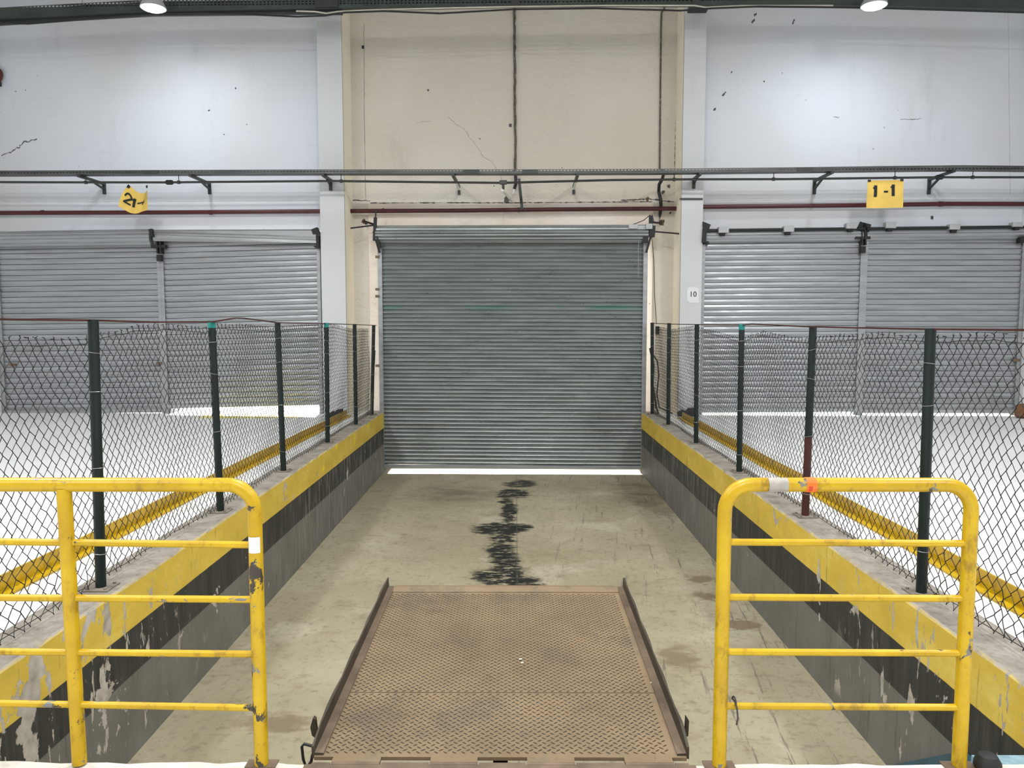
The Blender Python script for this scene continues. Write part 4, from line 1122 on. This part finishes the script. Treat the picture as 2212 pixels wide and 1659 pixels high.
# bevelled far lip
b = MB(); x0, x1 = RX0 + .03, RX1 - .03
b.add([(x0, RY1 - .05, RZ1 + .001), (x1, RY1 - .05, RZ1 + .001), (x1, RY1 + .0, RZ1 + .012), (x0, RY1 + .0, RZ1 + .012), (x0 + .02, RY1 + .045, RZ1 + .004), (x1 - .02, RY1 + .045, RZ1 + .004), (x0 + .02, RY1 + .045, RZ1 - .01), (x1 - .02, RY1 + .045, RZ1 - .01), (x0, RY1 - .05, RZ1 - .012), (x1, RY1 - .05, RZ1 - .012)],
      [(0, 1, 2, 3), (3, 2, 5, 4), (4, 5, 7, 6), (6, 7, 9, 8), (0, 3, 4, 6, 8), (1, 9, 7, 5, 2)])
build('lip', b, M['tread'], t)
# side flanges: flat strip plus upstand, whose shade is painted in with dark brown
for s, X in ((-1, RX0), (1, RX1)):
    b = MB(); n = 14; vs = []
    for k in range(n + 1):
        y = RY0 + .03 + (RY1 - RY0 - .01) * k / n; z = rz(y)
        hgt = .055 if k > 0 else .03
        w = .003 * math.sin(k * 1.9)
        P = [(-.030 * s, .000), (-.030 * s, .007), (0, .009), (.002 * s, hgt), (.010 * s + w, hgt), (.010 * s, -.012)]
        vs += [(X + a, y, z + c) for a, c in P]
    m_ = 6; fs = [tuple(range(m_)), tuple(n * m_ + i for i in range(m_))]; mi = []
    b.add(vs, [])
    for k in range(n):
        for i in range(m_):
            b.f.append((k * m_ + i, k * m_ + (i + 1) % m_, (k + 1) * m_ + (i + 1) % m_, (k + 1) * m_ + i)); b.m.append(0 if i in (0, 1) else 1)
    b.f += fs; b.m += [1, 1]
    build('side_flange', b, [M['brown_steel'], M['dark_brown_steel']], t)
# hinge: fixed leaf on the dock with rods
b = MB(); b.box((RX0 - .02, 2.30, -.004), (RX1 + .02, 2.418, .004)); b.box((RX0 - .02, 2.395, -.05), (RX1 + .02, 2.452, -.016)); hl = build('hinge_leaf', b, M['brown_steel'], t)
b = MB()
for x0, x1 in HX: b.cyl((x0, 2.424, .0), (x1, 2.424, .0), .0085, 10)
for x0, x1 in ((RX0, -.612), (-.442, -.286), (-.120, .035), (.202, .358), (.527, RX1)): b.box((x0, 2.405, -.012), (x1, 2.431, .003))
build('hinge_knuckle', b, M['brown_steel'], hl)
# under-frame and support legs against the dock face
b = MB()
for X in (RX0 + .12, -.05, RX1 - .12):
    b.bar((X, RY0 + .07, -.035), (X, RY1 - .05, .012), .05, .05); b.bar((X, RY0 + .012, -.5), (X, RY0 + .8, -.03), .04, .04)
b.box((RX0 + .03, RY0 + .003, -.55), (RX1 - .03, RY0 + .016, -.02))
build('underframe', b, M['dark_brown_steel'], t)
# lugs and handle
b = MB(); p = hy(687, 1572, 2.63); b.prism([(p.x - .022, p.z - .03), (p.x - .028, p.z + .0), (p.x - .018, p.z + .035), (p.x - .010, p.z + .03), (p.x - .002, p.z - .045)], 'y', 2.63, 2.65); build('lug', b, M['dark_brown_steel'], t)
X = RX1 + .012; b = MB(); y = 2.62; b.prism([(X - .002, -.02), (X + .03, -.01), (X + .032, .045), (X + .022, .06), (X + .02, .015), (X - .002, .012)], 'y', y, y + .02); build('lug', b, M['dark_brown_steel'], t)
yh = 2.50
Q = [hy(x, y, yh) for x, y in ((677, 1612), (657, 1607), (652, 1613), (655, 1640), (661, 1656), (672, 1646), (675, 1630))]
b = MB(); b.tube(Q, .0052, 8); build('handle', b, M['black_rubber'], t, smooth=True, label='black bent rod handle')
# cream scraps lying on the ramp
for k, (px, py) in enumerate(((1124, 1424), (1128, 1432), (1408, 1475))):
    p = hz(px, py, rz(hz(px, py, .03).y) + .003); b = MB(); zz = rz(p.y) + .0026
    b.prism([(p.x - .006, p.y - .005), (p.x + .007, p.y - .004), (p.x + .006, p.y + .006), (p.x - .004, p.y + .005)], 'z', zz, zz + .002)
    solo('paper_scrap', ('cream paper scrap in the middle of the ramp, upper of two', 'cream paper scrap in the middle of the ramp, lower of two', 'pale paper scrap near the right flange of the ramp')[k], 'scrap', b, M['chip'], (p.x, p.y, zz))

# ================================================================== BLUE STEEL BY THE RIGHT WALL, RUBBER STOP
b = MB(); xb = XR - .002
P0, P1 = hx(1929, 1654, XR), hx(2060, 1628, XR)
sl = (P1.z - P0.z) / (P1.y - P0.y)
yt = 2.62; zt_ = P1.z + sl * (yt - P1.y)
t = thing('steel_stringer', 'blue painted steel plate sloping up the right trench wall behind the railing foot', 'steel plate', (XR - .015, P0.y, TZ))
b = MB(); poly = [(P0.y + .03, TZ), (P0.y, P0.z), (P1.y, P1.z), (3.36, hx(2115, 1650, XR).z), (2.60, -.50), (2.60, TZ)]
b.prism(poly, 'x', XR - .028, XR - .001); build('web', b, M['blue'], t)
q0, q1 = hy(2108, 1644, 2.75), hy(2330, 1643, 2.75)
b = MB(); b.box((q0.x, 2.70, q0.z - .028), (XR - .002, 2.78, q0.z + .006)); build('tread', b, M['pale_blue'], t, label='pale blue chequered tread edge')
p = hz(2105, 1648, 0); b = MB()
b.lathe([(.035, .0), (.042, .012), (.040, .03), (.028, .05), (.01, .055)], (xD + .082, 2.40, 0.001), 14)
solo('rubber_stop', 'small black rubber stop on the dock edge beside the right railing foot', 'stop', b, M['black_rubber'], (xD + .082, 2.40, 0.001), smooth=True)

# ================================================================== LIGHT
def area(name, loc, power, size, col=(1, 1, 1), rot=(0, 0, 0)):
    l = bpy.data.lights.new(name, 'AREA'); l.shape = 'DISK'; l.size = size; l.energy = power; l.color = col
    o = bpy.data.objects.new(name, l); C.objects.link(o); o.location = loc; o.rotation_euler = rot; return o
for p in LAMPS: area('high_bay_light', p + Vector((0, 0, -.06)), 32, .28, (.86, .94, 1.0))
for X in (-5.1, 0., 5.1):
    for Y in (-2., 4.6): area('hall_light', (X, Y, 6.7), 300, 1.0, (.97, .985, 1.0))
s = bpy.data.lights.new('sun', 'SUN'); s.energy = 24.; s.angle = math.radians(1.); s.color = (1., .96, .88)
o = bpy.data.objects.new('sun', s); C.objects.link(o)
o.rotation_euler = Vector((.10, -1., -.28)).to_track_quat('-Z', 'Y').to_euler()
w = bpy.data.worlds.new('world'); SC.world = w; w.use_nodes = True
bg = w.node_tree.nodes['Background']; bg.inputs[0].default_value = (.93, .96, 1., 1); bg.inputs[1].default_value = .68

# ================================================================== CAMERA
cam = bpy.data.cameras.new('camera'); cam.sensor_width = 36.; cam.lens = F / 2212 * 36.; cam.clip_start = .02; cam.clip_end = 200
co = bpy.data.objects.new('camera', cam); C.objects.link(co)
co.location = (0, 0, H); co.rotation_euler = (PI / 2 - PIT, 0, YAW); SC.camera = co
vs = SC.view_settings; vs.view_transform = 'Standard'; vs.look = 'None'; vs.gamma = 1.; vs.exposure = 0.0; vs.use_curve_mapping = False
